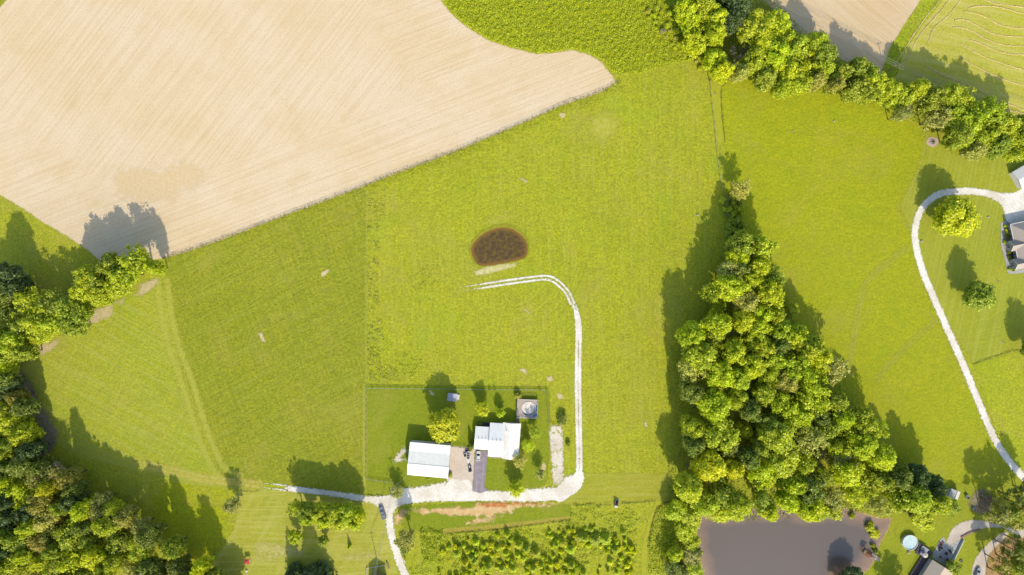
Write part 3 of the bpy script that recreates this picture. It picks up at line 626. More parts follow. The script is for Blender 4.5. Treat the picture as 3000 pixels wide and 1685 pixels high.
# ---- central wood
b, l_, g_, d_, p_, y_ = 'bright', 'lime', 'green', 'deep', 'pale', 'gold'
CW = tl(TB([(440, 400, 100, g_), (590, 430, 95, l_), (400, 500, 80, b), (560, 570, 95, b), (330, 600, 90, 'grey'), (510, 660, 80, b), (360, 720, 120, b), (220, 760, 85, l_), (660, 640, 100, g_), (650, 770, 110, b), (470, 820, 95, p_), (270, 860, 60, l_), (820, 895, 62, l_), (570, 920, 90, b), (450, 965, 95, b), (690, 930, 70, l_), (560, 1025, 80, b), (260, 1000, 110, b), (740, 1050, 90, l_), (840, 1090, 100, b), (520, 1115, 90, l_), (70, 1080, 110, b), (340, 1090, 60, 'grey'), (370, 1210, 110, b), (600, 1190, 90, l_), (710, 1160, 85, d_), (950, 1180, 110, l_), (1010, 1260, 100, b), (130, 1250, 125, l_), (60, 1340, 110, p_), (520, 1310, 100, b), (670, 1265, 90, l_), (830, 1310, 110, l_), (1130, 1330, 105, 'grey'), (270, 1370, 110, b), (400, 1400, 100, l_), (640, 1400, 90, l_), (960, 1390, 110, b), (770, 1425, 85, p_), (200, 1110, 80, g_), (430, 590, 80, d_)])) + \
    tl(TE([(960, 100, 130, b), (600, 70, 95, l_), (740, 150, 105, b), (230, 160, 120, b), (400, 110, 85, l_), (60, 60, 85, d_), (870, 235, 110, b), (1140, 130, 90, g_), (1190, 260, 90, b), (1330, 295, 105, l_), (280, 370, 140, l_), (70, 330, 85, l_), (460, 350, 60, b), (640, 300, 90, g_), (700, 400, 140, l_), (950, 420, 120, p_), (1070, 330, 80, g_), (1250, 360, 85, b), (1450, 330, 80, l_), (1320, 450, 115, b), (1160, 480, 80, l_), (1480, 550, 112, b), (590, 470, 75, g_), (740, 560, 130, l_), (900, 590, 90, l_), (1200, 575, 95, 'grey'), (200, 620, 120, y_), (370, 640, 85, y_), (590, 680, 120, b), (40, 780, 115, l_), (1230, 670, 105, b), (1380, 745, 110, l_), (1620, 700, 90, d_), (820, 770, 100, b), (950, 790, 105, d_), (300, 830, 110, g_), (400, 910, 110, l_), (170, 900, 95, l_), (600, 880, 105, g_), (790, 875, 90, b), (960, 935, 105, b), (1120, 850, 85, 'grey'), (1290, 835, 95, b), (1500, 725, 80, g_), (1760, 700, 90, 'dark'), (1880, 770, 85, 'dark'), (1740, 860, 120, l_), (1890, 880, 105, l_), (1600, 870, 100, l_), (1450, 900, 90, p_), (640, 960, 75, b), (1040, 700, 80, g_), (480, 560, 85, d_), (1020, 240, 80, d_), (330, 470, 80, d_), (500, 200, 90, d_), (80, 460, 80, d_), (1090, 960, 60, g_)]))
zone('broadleaf_tree', BK, CW, 'the triangular wood', 'trees in the triangular wood', hfun=lambda rr, t: min(24, 13.5+.18*t[2]+rr.uniform(-1.5, 1.5)) * (.6 if t[2] < 25 else 1), seed=3)
# ---- trees on the west and north banks of the lake
LK = tl(TE([(60, 1010, 85, l_), (30, 1100, 85, b), (60, 1200, 70, l_), (70, 1300, 75, 'grey'), (90, 1400, 75, l_), (-40, 960, 80, b), (-60, 1290, 60, b), (-90, 1390, 70, d_), (-20, 1420, 70, d_), (300, 970, 85, b), (400, 985, 60, l_), (190, 965, 60, p_)]))
zone('bank_tree', BK, LK, 'the lake shore trees', 'trees on the lake shore', hfun=lambda rr, t: 8+rr.uniform(0, 3), seed=4, noun='leafy tree', band=40)
# ---- left forest
FORP = TC([(-60, -330), (60, -240), (60, -60), (140, 60), (220, 180), (300, 300), (330, 420), (290, 520), (420, 620), (560, 730), (700, 830), (850, 900), (1000, 990), (1170, 1060), (1270, 1180), (1380, 1310), (1560, 1370), (1590, 1500), (-120, 1500)])
F0 = tl(TC([(110, 300, 110, b), (60, 200, 80, l_), (200, 390, 90, b), (30, 520, 70, l_), (30, 740, 90, b), (170, 830, 110, b), (380, 780, 70, 'gold'), (340, 880, 85, 'olive'), (660, 940, 75, b), (560, 1130, 110, l_), (250, 1070, 80, l_), (830, 1060, 90, l_), (740, 1300, 90, y_), (1070, 1230, 100, l_), (560, 1320, 100, b), (120, 1360, 100, l_), (1530, 1370, 60, b), (1000, 1400, 80, p_), (320, 1330, 70, b), (900, 1180, 100, g_), (1350, 1390, 90, d_), (960, 1000, 80, 'olive'), (1150, 1150, 80, d_)]))
F1 = fill(FORP, F0, 24, 42, 11, [g_, g_, g_, d_, d_, 'olive', l_, p_, 'grey', 'grey', 'dark'], 5000, .68)
zone('forest_tree', BK, F0+F1, 'the lower left forest', 'trees of the forest in the lower left corner', hfun=lambda rr, t: 19+rr.uniform(-3, 2.5), shade=.93, seed=5, band=42)
# ---- hedge of tall trees between the meadow and the stubble field
HT = tl(TA([(1040, 520, 115, l_), (960, 620, 110, l_), (850, 560, 90, g_), (900, 690, 95, l_), (690, 640, 95, l_), (640, 740, 90, l_), (760, 690, 80, g_), (1170, 570, 55, l_), (780, 780, 80, l_), (240, 830, 110, l_), (430, 830, 115, g_), (560, 900, 110, g_), (300, 950, 110, l_), (430, 970, 110, l_), (160, 1000, 100, g_), (330, 1060, 95, l_), (560, 1010, 90, g_), (100, 1150, 100, l_), (190, 1210, 75, g_), (70, 650, 110, 'dark'), (20, 770, 100, d_), (10, 910, 100, d_), (10, 1060, 90, g_), (30, 1240, 90, g_), (20, 1330, 80, b), (40, 1420, 80, d_), (150, 720, 70, 'dark')]))
zone('hedge_tree', BK, HT, 'the meadow tree belt', 'trees of the belt beside the pale meadow', hfun=lambda rr, t: 20+rr.uniform(-2, 2), seed=6, band=40, shade=.97)
# ---- tree line in the top right
TR = tl(TD([(150, 60, 100, l_), (250, 150, 100, b), (60, 200, 90, b), (90, 330, 90, b), (230, 280, 85, b), (20, 90, 80, b), (60, -20, 90, b), (170, -30, 90, l_), (420, 60, 100, 'dark'), (370, 170, 85, 'dark'), (330, -20, 80, 'dark'), (235, 450, 80, b), (300, 540, 75, b), (250, 560, 50, y_), (560, 200, 130, l_), (700, 190, 110, b), (480, 250, 90, l_), (600, 330, 100, b), (740, 290, 90, b), (540, 470, 100, l_), (700, 440, 110, b), (840, 370, 120, l_), (990, 340, 100, l_), (1050, 420, 100, g_), (900, 500, 110, b), (780, 560, 100, b), (1050, 520, 90, l_), (430, 550, 60, p_), (620, 600, 90, g_), (740, 670, 70, l_), (880, 640, 90, l_), (1180, 560, 80, g_), (1320, 530, 80, g_), (1000, 620, 60, p_), (1150, 640, 55, 'olive'), (1300, 680, 100, g_), (1420, 630, 100, l_), (1400, 720, 70, g_), (1540, 700, 85, l_), (1650, 740, 80, l_), (1760, 680, 80, l_), (1860, 760, 100, g_), (1990, 740, 110, l_), (2100, 740, 90, l_), (2010, 860, 100, l_), (1900, 900, 85, 'grey'), (2200, 870, 100, l_), (2300, 850, 100, l_), (2110, 980, 110, l_), (2250, 1040, 105, l_), (2350, 1100, 95, g_), (2400, 950, 100, l_), (2480, 1040, 95, l_), (2560, 950, 90, g_), (2500, 1150, 85, l_), (2200, 1130, 75, p_), (2060, 1040, 80, g_), (2570, 1080, 80, g_), (1640, 860, 60, 'grey')]))
zone('hedgerow_tree', BK, TR, 'the top right tree line', 'trees of the tree line across the top right', hfun=lambda rr, t: 16+.06*t[2]+rr.uniform(-1.5, 1.5), seed=8, band=40)
# ---- dead trees
DEADP = []
for i in range(3):
    mb = bare(200+i); me = bpy.data.meshes.new('branches'); me.from_pydata(mb.V, [], mb.F); me.materials.append(M_DEADW); DEADP.append(me)
for i, (x, y, s, hh, lb) in enumerate([(2171, 165, 1.15, 1.1, 'bare white dead tree among green crowns above the mown path'), (2118, 150, .8, .9, 'smaller dead tree with white limbs left of the big dead tree'), (2707, 298, .9, .85, 'bare grey dead tree in the gap of the top right tree line'), (2660, 322, .55, .6, 'low dead snag at the south edge of the top right tree line'), (2045, 62, .45, .7, 'bleached snag in the leafy field near the top'),
        (1940, 95, .35, .3, 'fallen pale branches in the leafy field near the top'), (2108, 1000, .7, 1.15, 'grey dead limbs at the west side of the triangular wood'), (2415, 1345, .7, 1.05, 'grey dead tree inside the lower triangular wood'), (2435, 1395, .5, 1.0, 'thin dead tree in the lower triangular wood, under the grey one'), (2030, 1370, .5, .8, 'white dead branches at the lower left corner of the triangular wood'), (2208, 1512, .45, .5, 'dead shrub leaning over the lake from its north shore'), (165, 1392, .8, 1.35, 'bare dead crown at the edge of the lower left forest'), (45, 1622, .9, 1.3, 'fallen grey tree inside the lower left forest')]):
    o = empty('dead_tree', (*G(x, y, 10*hh), 0), i*1.3, lb, 'dead tree', 'bare dead trees'); o.scale = (s, s, hh)
    c = bpy.data.objects.new('branches', DEADP[i % 3]); COL.objects.link(c); c.parent = o
# ---- single trees
ONE = [('garden_tree', 'b3', 1301, 1248, 46, 14.5, 'gold', 'big golden green tree north of the white barn'),
 ('garden_tree', 'f0', 1415, 1198, 22, 8.5, 'gold', 'round golden tree between the garden shed and the pool deck'),
 ('garden_tree', 'f1', 1466, 1209, 15, 6.5, 'bright', 'small forked tree just north of the farmhouse'),
 ('garden_tree', 's1', 1568, 1266, 21, 8.5, 'lime', 'feathery tree south of the round pool on the white deck'),
 ('garden_tree', 's0', 1547, 1306, 19, 7, 'bright', 'light green tree close to the east wall of the farmhouse'),
 ('garden_tree', 's2', 1522, 1351, 21, 8, 'pale', 'spiky pale tree off the south-east corner of the farmhouse'),
 ('garden_tree', 'f1', 1513, 1434, 25, 9.5, 'bright', 'bright tree hanging over the gravel drive south of the farmhouse'),
 ('garden_tree', 's0', 1583, 1389, 17, 7.5, 'grey', 'thin grey-green tree beside the worn gravel strip'),
 ('garden_conifer', 'c0', 1383, 1306, 9, 6.5, 'deep', 'narrow evergreen at the north-west corner of the farmhouse'),
 ('lone_tree', 's1', 683, 1478, 27, 11, 'grey', 'grey-green tree alone at the west end of the gravel track'),
 ('lone_tree', 'f0', 864, 1573, 20, 9, 'bright', 'bright round tree in the south lawn below the row of trees'),
 ('lone_tree', 'f1', 946, 1584, 17, 8, 'green', 'dark-leaved small tree right of the bright round tree on the south lawn'),
 ('sapling', 'c1', 1022, 1604, 5, 4, 'bright', 'tiny sapling in the south lawn left of the utility wires'),
 ('lone_tree', 'b1', 2800, 636, 60, 16, 'gold', 'big yellow-green tree inside the loop of the east drive'),
 ('lone_tree', 'b2', 2871, 868, 44, 15, 'green', 'round green tree alone on the striped lawn south of the grey house'),
 ('lone_tree', 's2', 2170, 556, 30, 13, 'pale', 'pale small-leaved tree at the fence north of the triangular wood'),
 ('lone_tree', 'b0', 3040, 1020, 40, 15, 'green', 'tree at the right edge of the striped lawn'),
 ('lakeside_tree', 'f0', 2706, 1524, 34, 7, 'bright', 'yellow-green tree between the lake and the curved south-east drive'),
 ('lakeside_tree', 's0', 2787, 1484, 26, 8, 'green', 'dark tree just below the small white shed'),
 ('garden_tree', 'f0', 2793, 1662, 22, 7, 'green', 'tree at the east corner of the tan-roofed house'),
 ('spruce', 'c0', 852, 1692, 24, 14, 'dark', 'dark blue-green spruce at the bottom edge of the south lawn'),
 ('spruce', 'c2', 912, 1722, 44, 19, 'dark', 'very tall spruce mostly below the frame, shading the south lawn'),
 ('shade_tree', 'b4', 662, 1728, 48, 13, 'green', 'round tree below the frame left of the red garden canopy'),
 ('shade_tree', 's2', 1192, 1580, 30, 18, 'grey', 'tall thin grey tree beside the lane, across from the pickup truck'),
 ('shade_tree', 's1', 1165, 1440, 22, 7, 'grey', 'thin grey-green tree by the utility pole at the barn'),
 ('shade_tree', 's0', 2640, 1750, 45, 12, 'green', 'tree below the frame on the lawn by the tan-roofed house'),
 ('lakeside_tree', 'b5', 2490, 1700, 38, 10, 'dark', 'dark tree at the lake\'s lower shore by the bottom edge')]
for n_, k, x, y, r, h, t_, lb in ONE: plant(n_, k, x, y, r, h, t_, lb, 'tree')
HR = [(868, 1487, 26, l_), (900, 1497, 30, g_), (938, 1500, 30, l_), (980, 1500, 32, l_), (1022, 1503, 30, l_), (1050, 1508, 22, b), (955, 1522, 26, b), (1000, 1526, 26, l_), (905, 1517, 22, l_), (1042, 1530, 22, l_)]
zone('row_tree', BK, HR, 'the row below the track', 'trees in the row below the gravel track', hfun=lambda rr, t: 14.5+rr.uniform(-1, 1), seed=9, band=26)
# pines bottom right
PN = [(2945, 1500, 28, g_), (2985, 1478, 28, 'olive'), (2912, 1505, 24, 'grey'), (2962, 1522, 26, p_), (3000, 1512, 26, g_), (2915, 1478, 20, 'olive'), (3015, 1440, 30, d_), (3035, 1490, 28, d_), (2965, 1455, 22, d_), (2962, 1606, 26, d_), (2990, 1590, 24, g_), (2925, 1645, 24, 'olive'), (2965, 1650, 28, g_), (2992, 1682, 26, l_), (2935, 1685, 26, g_), (3020, 1630, 28, d_), (3030, 1690, 28, d_), (2985, 1632, 20, 'olive')]
zone('pine_tree', lambda rr, t: rr.choice(['p0', 'p1']), PN, 'the lower right pine stand', 'tall pines at the lower right corner', hfun=lambda rr, t: 17+rr.uniform(-2, 2), noun='tall pine', seed=12, band=34)
# ---- shrubs
SH = [('u0', 1517, 1162, 11, 3, 'pale', 'white-flowering shrub at the north-west corner of the pool deck'), ('u1', 1406, 1243, 8, 2, 'deep', 'low shrub bed behind the farmhouse garage'), ('u2', 1180, 1580, 9, 2.5, 'grey', 'grey bush at the east side of the lane'),
 ('u3', 1185, 1613, 12, 3, 'deep', 'bush with a bright side on the lane edge above the white mailbox'), ('u1', 1255, 1178+220, 7, 1.5, 'green', 'weedy bush on the barn\'s south wall'), ('u0', 1320, 1393, 8, 1.6, 'green', 'small bush at the south-east barn corner'),
 ('u2', 1378, 1316, 7, 1.5, 'olive', 'brownish bush between the boat and the garage'), ('u3', 1648, 1228, 17, 3, 'deep', 'dark thicket at the north end of the worn gravel strip'), ('u1', 1664, 1300, 7, 2, 'green', 'bush on the east edge of the worn gravel strip'),
 ('u0', 2552, 1545, 16, 2.5, 'lime', 'leafy clump standing in the shallow lake'), ('u2', 2563, 1565, 14, 2.5, 'gold', 'bright bush standing in the shallow lake, below the leafy clump'), ('u1', 2497, 1513, 9, 2, 'lime', 'small bush at the north edge of the lake water'), ('u3', 2450, 1505, 20, 3, 'lime', 'low bush on the north shore left of the small one'),
 ('u1', 2672, 1503, 11, 2.5, 'purple', 'dark purple shrub left of the yellow-green tree near the lake'), ('u0', 2648, 1494, 7, 1.5, 'purple', 'smallest dark purple shrub on its patch of bare soil'), ('u3', 2566, 1612, 9, 2.5, 'deep', 'green bush beside the lake dock ramp'), ('u0', 2558, 1600, 7, 2, 'lime', 'tiny bush in the water above the lake dock')]
for k, x, y, r, h, t_, lb in SH: plant('shrub', k, x, y, r, h, t_, lb, 'shrub', zfrac=.5)
for i, (x, y, r, t_) in enumerate([(805, 688, 6, b), (815, 745, 5, b), (825, 775, 5, y_), (845, 830, 8, 'deep'), (795, 915, 6, b), (850, 1060, 5, y_), (862, 1135, 7, d_), (868, 1300, 6, l_), (915, 1312, 4, g_)]):
    x, y = 2780+x/4.823, 520+y/4.823
    plant('border_shrub', 'u%d' % (i % 4), x, y, r, 1.3, t_, '%s shrub in the grey house border, %s from the top' % (WORD[t_], ORD[i]), 'shrub', 'shrubs in the border of the grey house', zfrac=.5)
# hedge of low bushes north of the wood (in its shade)
hp = TB([(300, 30), (420, 30), (440, 100), (480, 320), (500, 380), (345, 390), (335, 250), (310, 100)])
zone('thicket_bush', lambda rr, t: 'u%d' % rr.randrange(4), fill(hp, [], 7, 14, 21, [g_, d_, l_], 1500, .7), 'the thicket north of the wood', 'bushes of the thicket north of the wood', cat='shrub', noun='bush', hfun=lambda rr, t: 2.2+rr.uniform(0, 1), seed=13, band=22)
bp = [(1935, 0), (2010, -10), (2050, 20), (2040, 120), (2075, 190), (2060, 205), (1985, 150), (1930, 90), (1890, 40)]
zone('rough_bush', lambda rr, t: 'u%d' % rr.randrange(4), fill(bp, [], 5, 10, 71, [b, b, l_, l_, p_], 300, 1.1), 'the brush beside the leafy field', 'bushes between the leafy field and the tree line', cat='shrub', noun='bush', hfun=lambda rr, t: .2*t[2]+rr.uniform(0, .6), seed=16, band=24)
# ---- nursery: young conifers and bushes
NP = T9([(560, 760), (1060, 740), (1500, 640), (2000, 640), (2340, 560), (2576, 500), (2700, 560), (3100, 620), (3300, 900), (3230, 1263), (450, 1400), (380, 1000)])
n0 = [t for t in fill(NP, [], 4, 9, 31, [b, b, l_, y_, y_], 3600, .9) if math.sin(t[0]*.031+t[1]*.02)+math.sin(t[0]*.013-t[1]*.05+1) > -.75]
zone('young_conifer', lambda rr, t: rr.choice(['k0', 'k1', 'u3', 'u0', 'u1', 'u2']), n0[:150], 'the young plantation', 'young conifers in the plantation at the bottom', noun='young conifer', hfun=lambda rr, t: .3*t[2]+rr.uniform(-.5, .8), seed=14, shade=1.15, band=13)
n1 = T9([(690, 960, 12, l_), (1585, 830, 13, b), (1690, 900, 12, l_), (1830, 950, 13, l_), (2230, 800, 15, b), (2130, 830, 10, b), (2340, 900, 14, b), (2480, 720, 14, l_), (2550, 740, 14, l_), (800, 1100, 9, y_), (930, 1080, 9, b), (1140, 1150, 13, l_), (1500, 1180, 12, b), (1800, 1180, 12, b), (2350, 1130, 12, l_), (900, 1020, 10, l_), (1340, 1180, 10, l_), (2700, 760, 17, l_), (2850, 760, 16, b), (2990, 900, 12, l_)])
zone('young_tree', lambda rr, t: rr.choice(['c0', 'c1', 'c2']), n1, 'the larger plantation trees', 'larger young trees in the plantation', noun='young tree', hfun=lambda rr, t: 4+rr.uniform(-.8, .8), seed=15, band=20)

# ---- uncountable growth: leafy ground cover
def cover(name, poly, dens, size, hgt, tint, label, seed, lumpy=.35, mat=None, weeds=1.0, cat='undergrowth'):
    rs = np.random.RandomState(seed); P = np.array(W(poly)); x0, y0 = P.min(0); x1, y1 = P.max(0); n = int((x1-x0)*(y1-y0)*dens)
    Q = rs.rand(n, 2)*[x1-x0, y1-y0]+[x0, y0]; Q = Q[inside(Q, P)]
    # lumps: sum of random waves
    hh = np.zeros(len(Q))
    for k in range(14):
        a = rs.rand()*6.28; f = 6.28/(1.2+3.5*rs.rand()); hh += np.sin((Q[:, 0]*math.cos(a)+Q[:, 1]*math.sin(a))*f+rs.rand()*6.28)
    hh = np.clip(.5+hh/9, 0, 1)
    if weeds < 1:
        m = np.zeros(len(Q))
        for k in range(8):
            a = rs.rand()*6.28; f = 6.28/(5+12*rs.rand()); m += np.sin((Q[:, 0]*math.cos(a)+Q[:, 1]*math.sin(a))*f+rs.rand()*6.28)
        kk = (hh > 1-weeds) & (m > -1.0); Q = Q[kk]; hh = hh[kk]
    n = len(Q); c = np.column_stack([Q, hgt*(.15+.85*hh)*(.4+.6*rs.rand(n))])
    nrm = rs.normal(size=(n, 3))*.5+[0, 0, .9]; nrm /= np.linalg.norm(nrm, axis=1)[:, None]
    t = np.cross(nrm, rs.normal(size=(n, 3))); t /= np.linalg.norm(t, axis=1)[:, None]; bb = np.cross(nrm, t); s = size*(.6+.8*rs.rand(n))[:, None]
    V = np.stack([c-t*s, c-bb*s*.6, c+t*s, c+bb*s*.6], 1)
    me = quads_mesh(name, V, mat or M_LEAF); o = bpy.data.objects.new(name, me); COL.objects.link(o); q = A(*TINT[tint]); o.color = (q[0]*1.55, q[1]*1.55, q[2]*1.55, 1)
    return tag(o, label, cat, kind='stuff')
LUSH = DD([(1108, -80), (1114, 0), (1135, 30), (1172, 64), (1232, 101), (1292, 120), (1350, 134), (1400, 130), (1440, 122), (1482, 133), (1517, 153), (1548, 188), (1600, 188), (1700, 160), (1780, 146), (1785, 90), (1800, -80)])
cover('leafy_crop', LUSH, 13, .25, 1.3, 'crop', 'lumpy knee-high green growth filling the field at the top centre', 51)
cover('weeds', DD([(925, 490), (975, 475), (965, 560), (950, 700), (965, 850), (1010, 960), (925, 962)]), 6, .24, .9, 'pale', 'pale weeds along the west edge of the middle pasture', 52, weeds=.5)
cover('weeds', DD([(930, 870), (1060, 900), (1110, 958), (930, 960)]), 5, .24, .8, 'bright', 'thick weeds along the north side of the yard fence', 59, weeds=.6)
cover('weeds', DD([(1040, 680), (1120, 655), (1130, 700), (1040, 740)]), 4, .22, .5, 'lime', 'weedy patch south-west of the round farm pond', 60, weeds=.5)
cover('underbrush', T9([(150, 580), (500, 580), (520, 640), (900, 640), (1500, 580), (2340, 470), (2340, 240), (2700, 230), (3100, 240), (3350, 420), (3260, 1263), (0, 1263), (0, 1160), (180, 1090), (160, 700)]), 7, .25, .9, 'bright', 'tangled low growth between the plantation trees', 53, weeds=.62)
cover('underbrush', T9([(160, 640), (500, 640), (480, 800), (420, 900), (440, 1100), (200, 1100), (160, 800)]), 10, .27, 2.4, 'bright', 'tall leafy scrub at the west end of the plantation', 54)
cover('underbrush', TJ([(1480, 440), (1640, 360), (2000, 370), (2060, 560), (1960, 700), (1990, 900), (2080, 1447), (1320, 1447), (1330, 1040), (1360, 830)]), 8, .28, 1.6, 'bright', 'dense leafy cover between the mown path and the lake', 55)
cover('underbrush', TD([(60, 20), (700, 0), (830, 150), (1100, 420), (1500, 620), (2300, 900), (2560, 1020), (2500, 1180), (2150, 1100), (1700, 900), (1400, 760), (700, 660), (430, 590), (200, 560), (180, 400), (60, 300)]), 4, .32, 2.4, 'green', 'undergrowth beneath the top right tree line', 56)
cover('underbrush', TB([(300, 380), (640, 400), (760, 800), (1000, 1200), (1180, 1447), (1500, 1900), (1900, 2200), (1950, 2330), (1400, 2420), (300, 2500), (-120, 2400), (-100, 1800), (-120, 1200), (100, 1000), (180, 760)]), 1.6, .32, 1.0, 'green', 'undergrowth on the floor of the triangular wood', 57)
cover('underbrush', TE([(1480, 900), (1980, 900), (1850, 960), (1560, 980), (1200, 930), (1100, 890)]), 6, .28, 1.8, 'pale', 'grey-green brush along the south edge of the triangular wood', 58)
def ribbon(name, pts, w, dens, size, hgt, tint, label, seed):
    P = W(pts); rs = np.random.RandomState(seed); out = []
    for (x0, y0), (x1, y1) in zip(P[:-1], P[1:]):
        L = math.hypot(x1-x0, y1-y0); n = int(L*w*dens); t_ = rs.rand(n); o_ = rs.normal(size=n)*w*.35; ux, uy = (x1-x0)/L, (y1-y0)/L
        cl = .5+.5*np.sin(t_*L*.7+rs.rand()*6)*np.sin(t_*L*.23+1)
        out.append(np.column_stack([x0+ux*t_*L-uy*o_, y0+uy*t_*L+ux*o_, hgt*(.1+.9*rs.rand(n)*cl)]))
    c = np.concatenate(out); n = len(c); nrm = rs.normal(size=(n, 3))*.6+[0, 0, .7]; nrm /= np.linalg.norm(nrm, axis=1)[:, None]
    t = np.cross(nrm, rs.normal(size=(n, 3))); t /= np.linalg.norm(t, axis=1)[:, None]; bb = np.cross(nrm, t); s = size*(.6+.8*rs.rand(n))[:, None]
    me = quads_mesh(name, np.stack([c-t*s, c-bb*s*.6, c+t*s, c+bb*s*.6], 1), M_LEAF); o = bpy.data.objects.new(name, me); COL.objects.link(o); q = A(*TINT[tint]); o.color = tuple(v*1.4 for v in q[:3])+(1,)
    return tag(o, label, 'undergrowth', kind='stuff')
EDGE = DD([(415, 650), (480, 630), (560, 602), (640, 572), (740, 534), (820, 505), (920, 467), (1000, 435), (1100, 399), (1180, 367), (1250, 338), (1340, 299), (1420, 262), (1480, 243), (1520, 228), (1560, 205)])
ribbon('fence_line_weeds', EDGE, 1.6, 9, .2, 1.3, 'olive', 'weeds growing along the fence of the stubble field', 61)
ribbon('fence_line_weeds', [(x+6, y+14) for x, y in EDGE[6:]], 3.0, 4, .22, .6, 'bright', 'bright tall weeds just inside the pasture below the field fence', 62)
ribbon('tall_grass_edge', DD([(1113, 1345), (1250, 1332), (1350, 1319), (1436, 1307)]), .6, 26, .16, .8, 'deep', 'dark edge of tall grass below the dry mown strip', 63)
ribbon('tall_grass_edge', TJ([(205, 400), (760, 405)]), .6, 26, .16, .8, 'deep', 'tall grass edge left of the small loader', 64)
ribbon('tall_grass_edge', TJ([(910, 380), (1420, 345)]), .6, 26, .16, .8, 'deep', 'tall grass edge right of the small loader', 65)
ribbon('tall_grass_edge', TJ([(1780, 340), (1560, 365), (1450, 460), (1390, 620), (1345, 830), (1310, 1040)]), .7, 26, .18, 1.0, 'deep', 'tall dark grass edging the mown path by the lake', 66)
ribbon('tall_grass_edge', TB([(2190, 1300), (2330, 1250), (2480, 1200), (2576, 1190), (2700, 1170)]), .6, 26, .16, .8, 'deep', 'dark grass line below the striped lawn', 67)
ribbon('tall_grass_edge', TD([(290, 720), (295, 850), (320, 1080)]), .5, 26, .16, .6, 'deep', 'tall grass along the right side of the mown path', 68)
ribbon('tall_grass_edge', TD([(430, 592), (345, 605), (295, 660), (288, 720)]), .5, 26, .16, .7, 'deep', 'tall grass round the bend of the mown path', 69)
ribbon('tall_grass_edge', TD([(1060, 680), (1240, 720)]), .5, 26, .16, .7, 'deep', 'short dark grass line under the top right tree line', 70)
# ================================================================== buildings and things
MW = plain('white_metal', (244, 243, 240), .45, .4, var=.03, scale=.6)
MWR = None
def metal_roof(name, c, rib=2.2, axis=0, var=.05):
    t = NT(name); v = t.n('ShaderNodeTexCoord').outputs['Object']; w = t.n('ShaderNodeTexWave', wave_type='BANDS'); w.bands_direction = 'XY'[axis]; w.inputs['Scale'].default_value = rib
    t.l(v, w.inputs['Vector']); nz = t.noise(.5, 4, .6, vec=v); cc = A(*c); d = tuple(x*(1-var*2) for x in cc[:3])+(1,)
    t.color(t.mix(t.rng(nz, .35, .65), cc, d)); t.bump(w.outputs['Fac'], .25, .04); t.b.inputs['Roughness'].default_value = .5; t.b.inputs['Specular IOR Level'].default_value = .35; return t.m
MR_X = metal_roof('standing_seam_x', (276, 276, 276), axis=0); MR_Y = metal_roof('standing_seam_y', (280, 274, 266), axis=1)
MR_BARN = metal_roof('barn_roof_metal', (284, 284, 282), axis=0)
M_SIDING = plain('siding', (214, 214, 216), .7, .2, scale=3); M_SIDE2 = plain('grey_siding', (186, 190, 200), .7, .2)
M_GLASS = plain('window_glass', (60, 70, 84), .12, .6, var=.05); M_FRAME = plain('white_trim', (240, 240, 240), .5, .3, var=.03)
M_DECK = plain('deck_boards', (206, 190, 180), .8, .2, var=.1, scale=2); M_DARKDECK = plain('dark_deck_boards', (96, 88, 100), .8, .2, var=.15, scale=2)
M_WOOD = plain('weathered_wood', (168, 146, 124), .85, .2, var=.15, scale=2); M_FENCEP = plain('fence_post_wood', (120, 100, 84), .85, .2, var=.2)
M_WIRE = plain('fence_wire', (176, 176, 170), .5, .4); M_WHITEP = plain('white_paint', (240, 238, 232), .6, .3, var=.05)
M_BLACK = plain('black_rubber', (44, 44, 48), .7, .3); M_STEEL = plain('dull_steel', (150, 152, 158), .4, .5, .3)
M_RED = plain('red_fabric', (190, 60, 58), .7, .3); M_DRED = plain('dark_red_fabric', (150, 40, 50), .7, .3); M_BLUE = plain('blue_tarp', (90, 150, 205), .5, .4, var=.25)
M_TANROOF = plain('tan_shingles', (222, 204, 186), .85, .2, var=.06, scale=4, bump=.4); M_GREYROOF = plain('grey_shingles', (196, 184, 176), .85, .2, var=.07, scale=4, bump=.4)
M_SOILB = plain('mulch', (196, 176, 160), .95, .1, var=.1); M_BRICK = plain('retaining_block', (170, 140, 124), .9, .2, var=.15, scale=2)
M_TANK = plain('tan_canvas', (206, 190, 164), .8, .2)
def poolw():
    t = NT('pool_water'); v = t.n('ShaderNodeTexCoord').outputs['Object']; n1 = t.noise(1.2, 3, .6, vec=v); t.color(t.mix(t.rng(n1, .4, .6), A(232, 248, 250), A(200, 236, 244)))
    t.b.inputs['Roughness'].default_value = .06; t.b.inputs['Specular IOR Level'].default_value = .5; t.bump(t.noise(4, 2, .5, vec=v), .1, .05); return t.m
M_POOL = poolw()
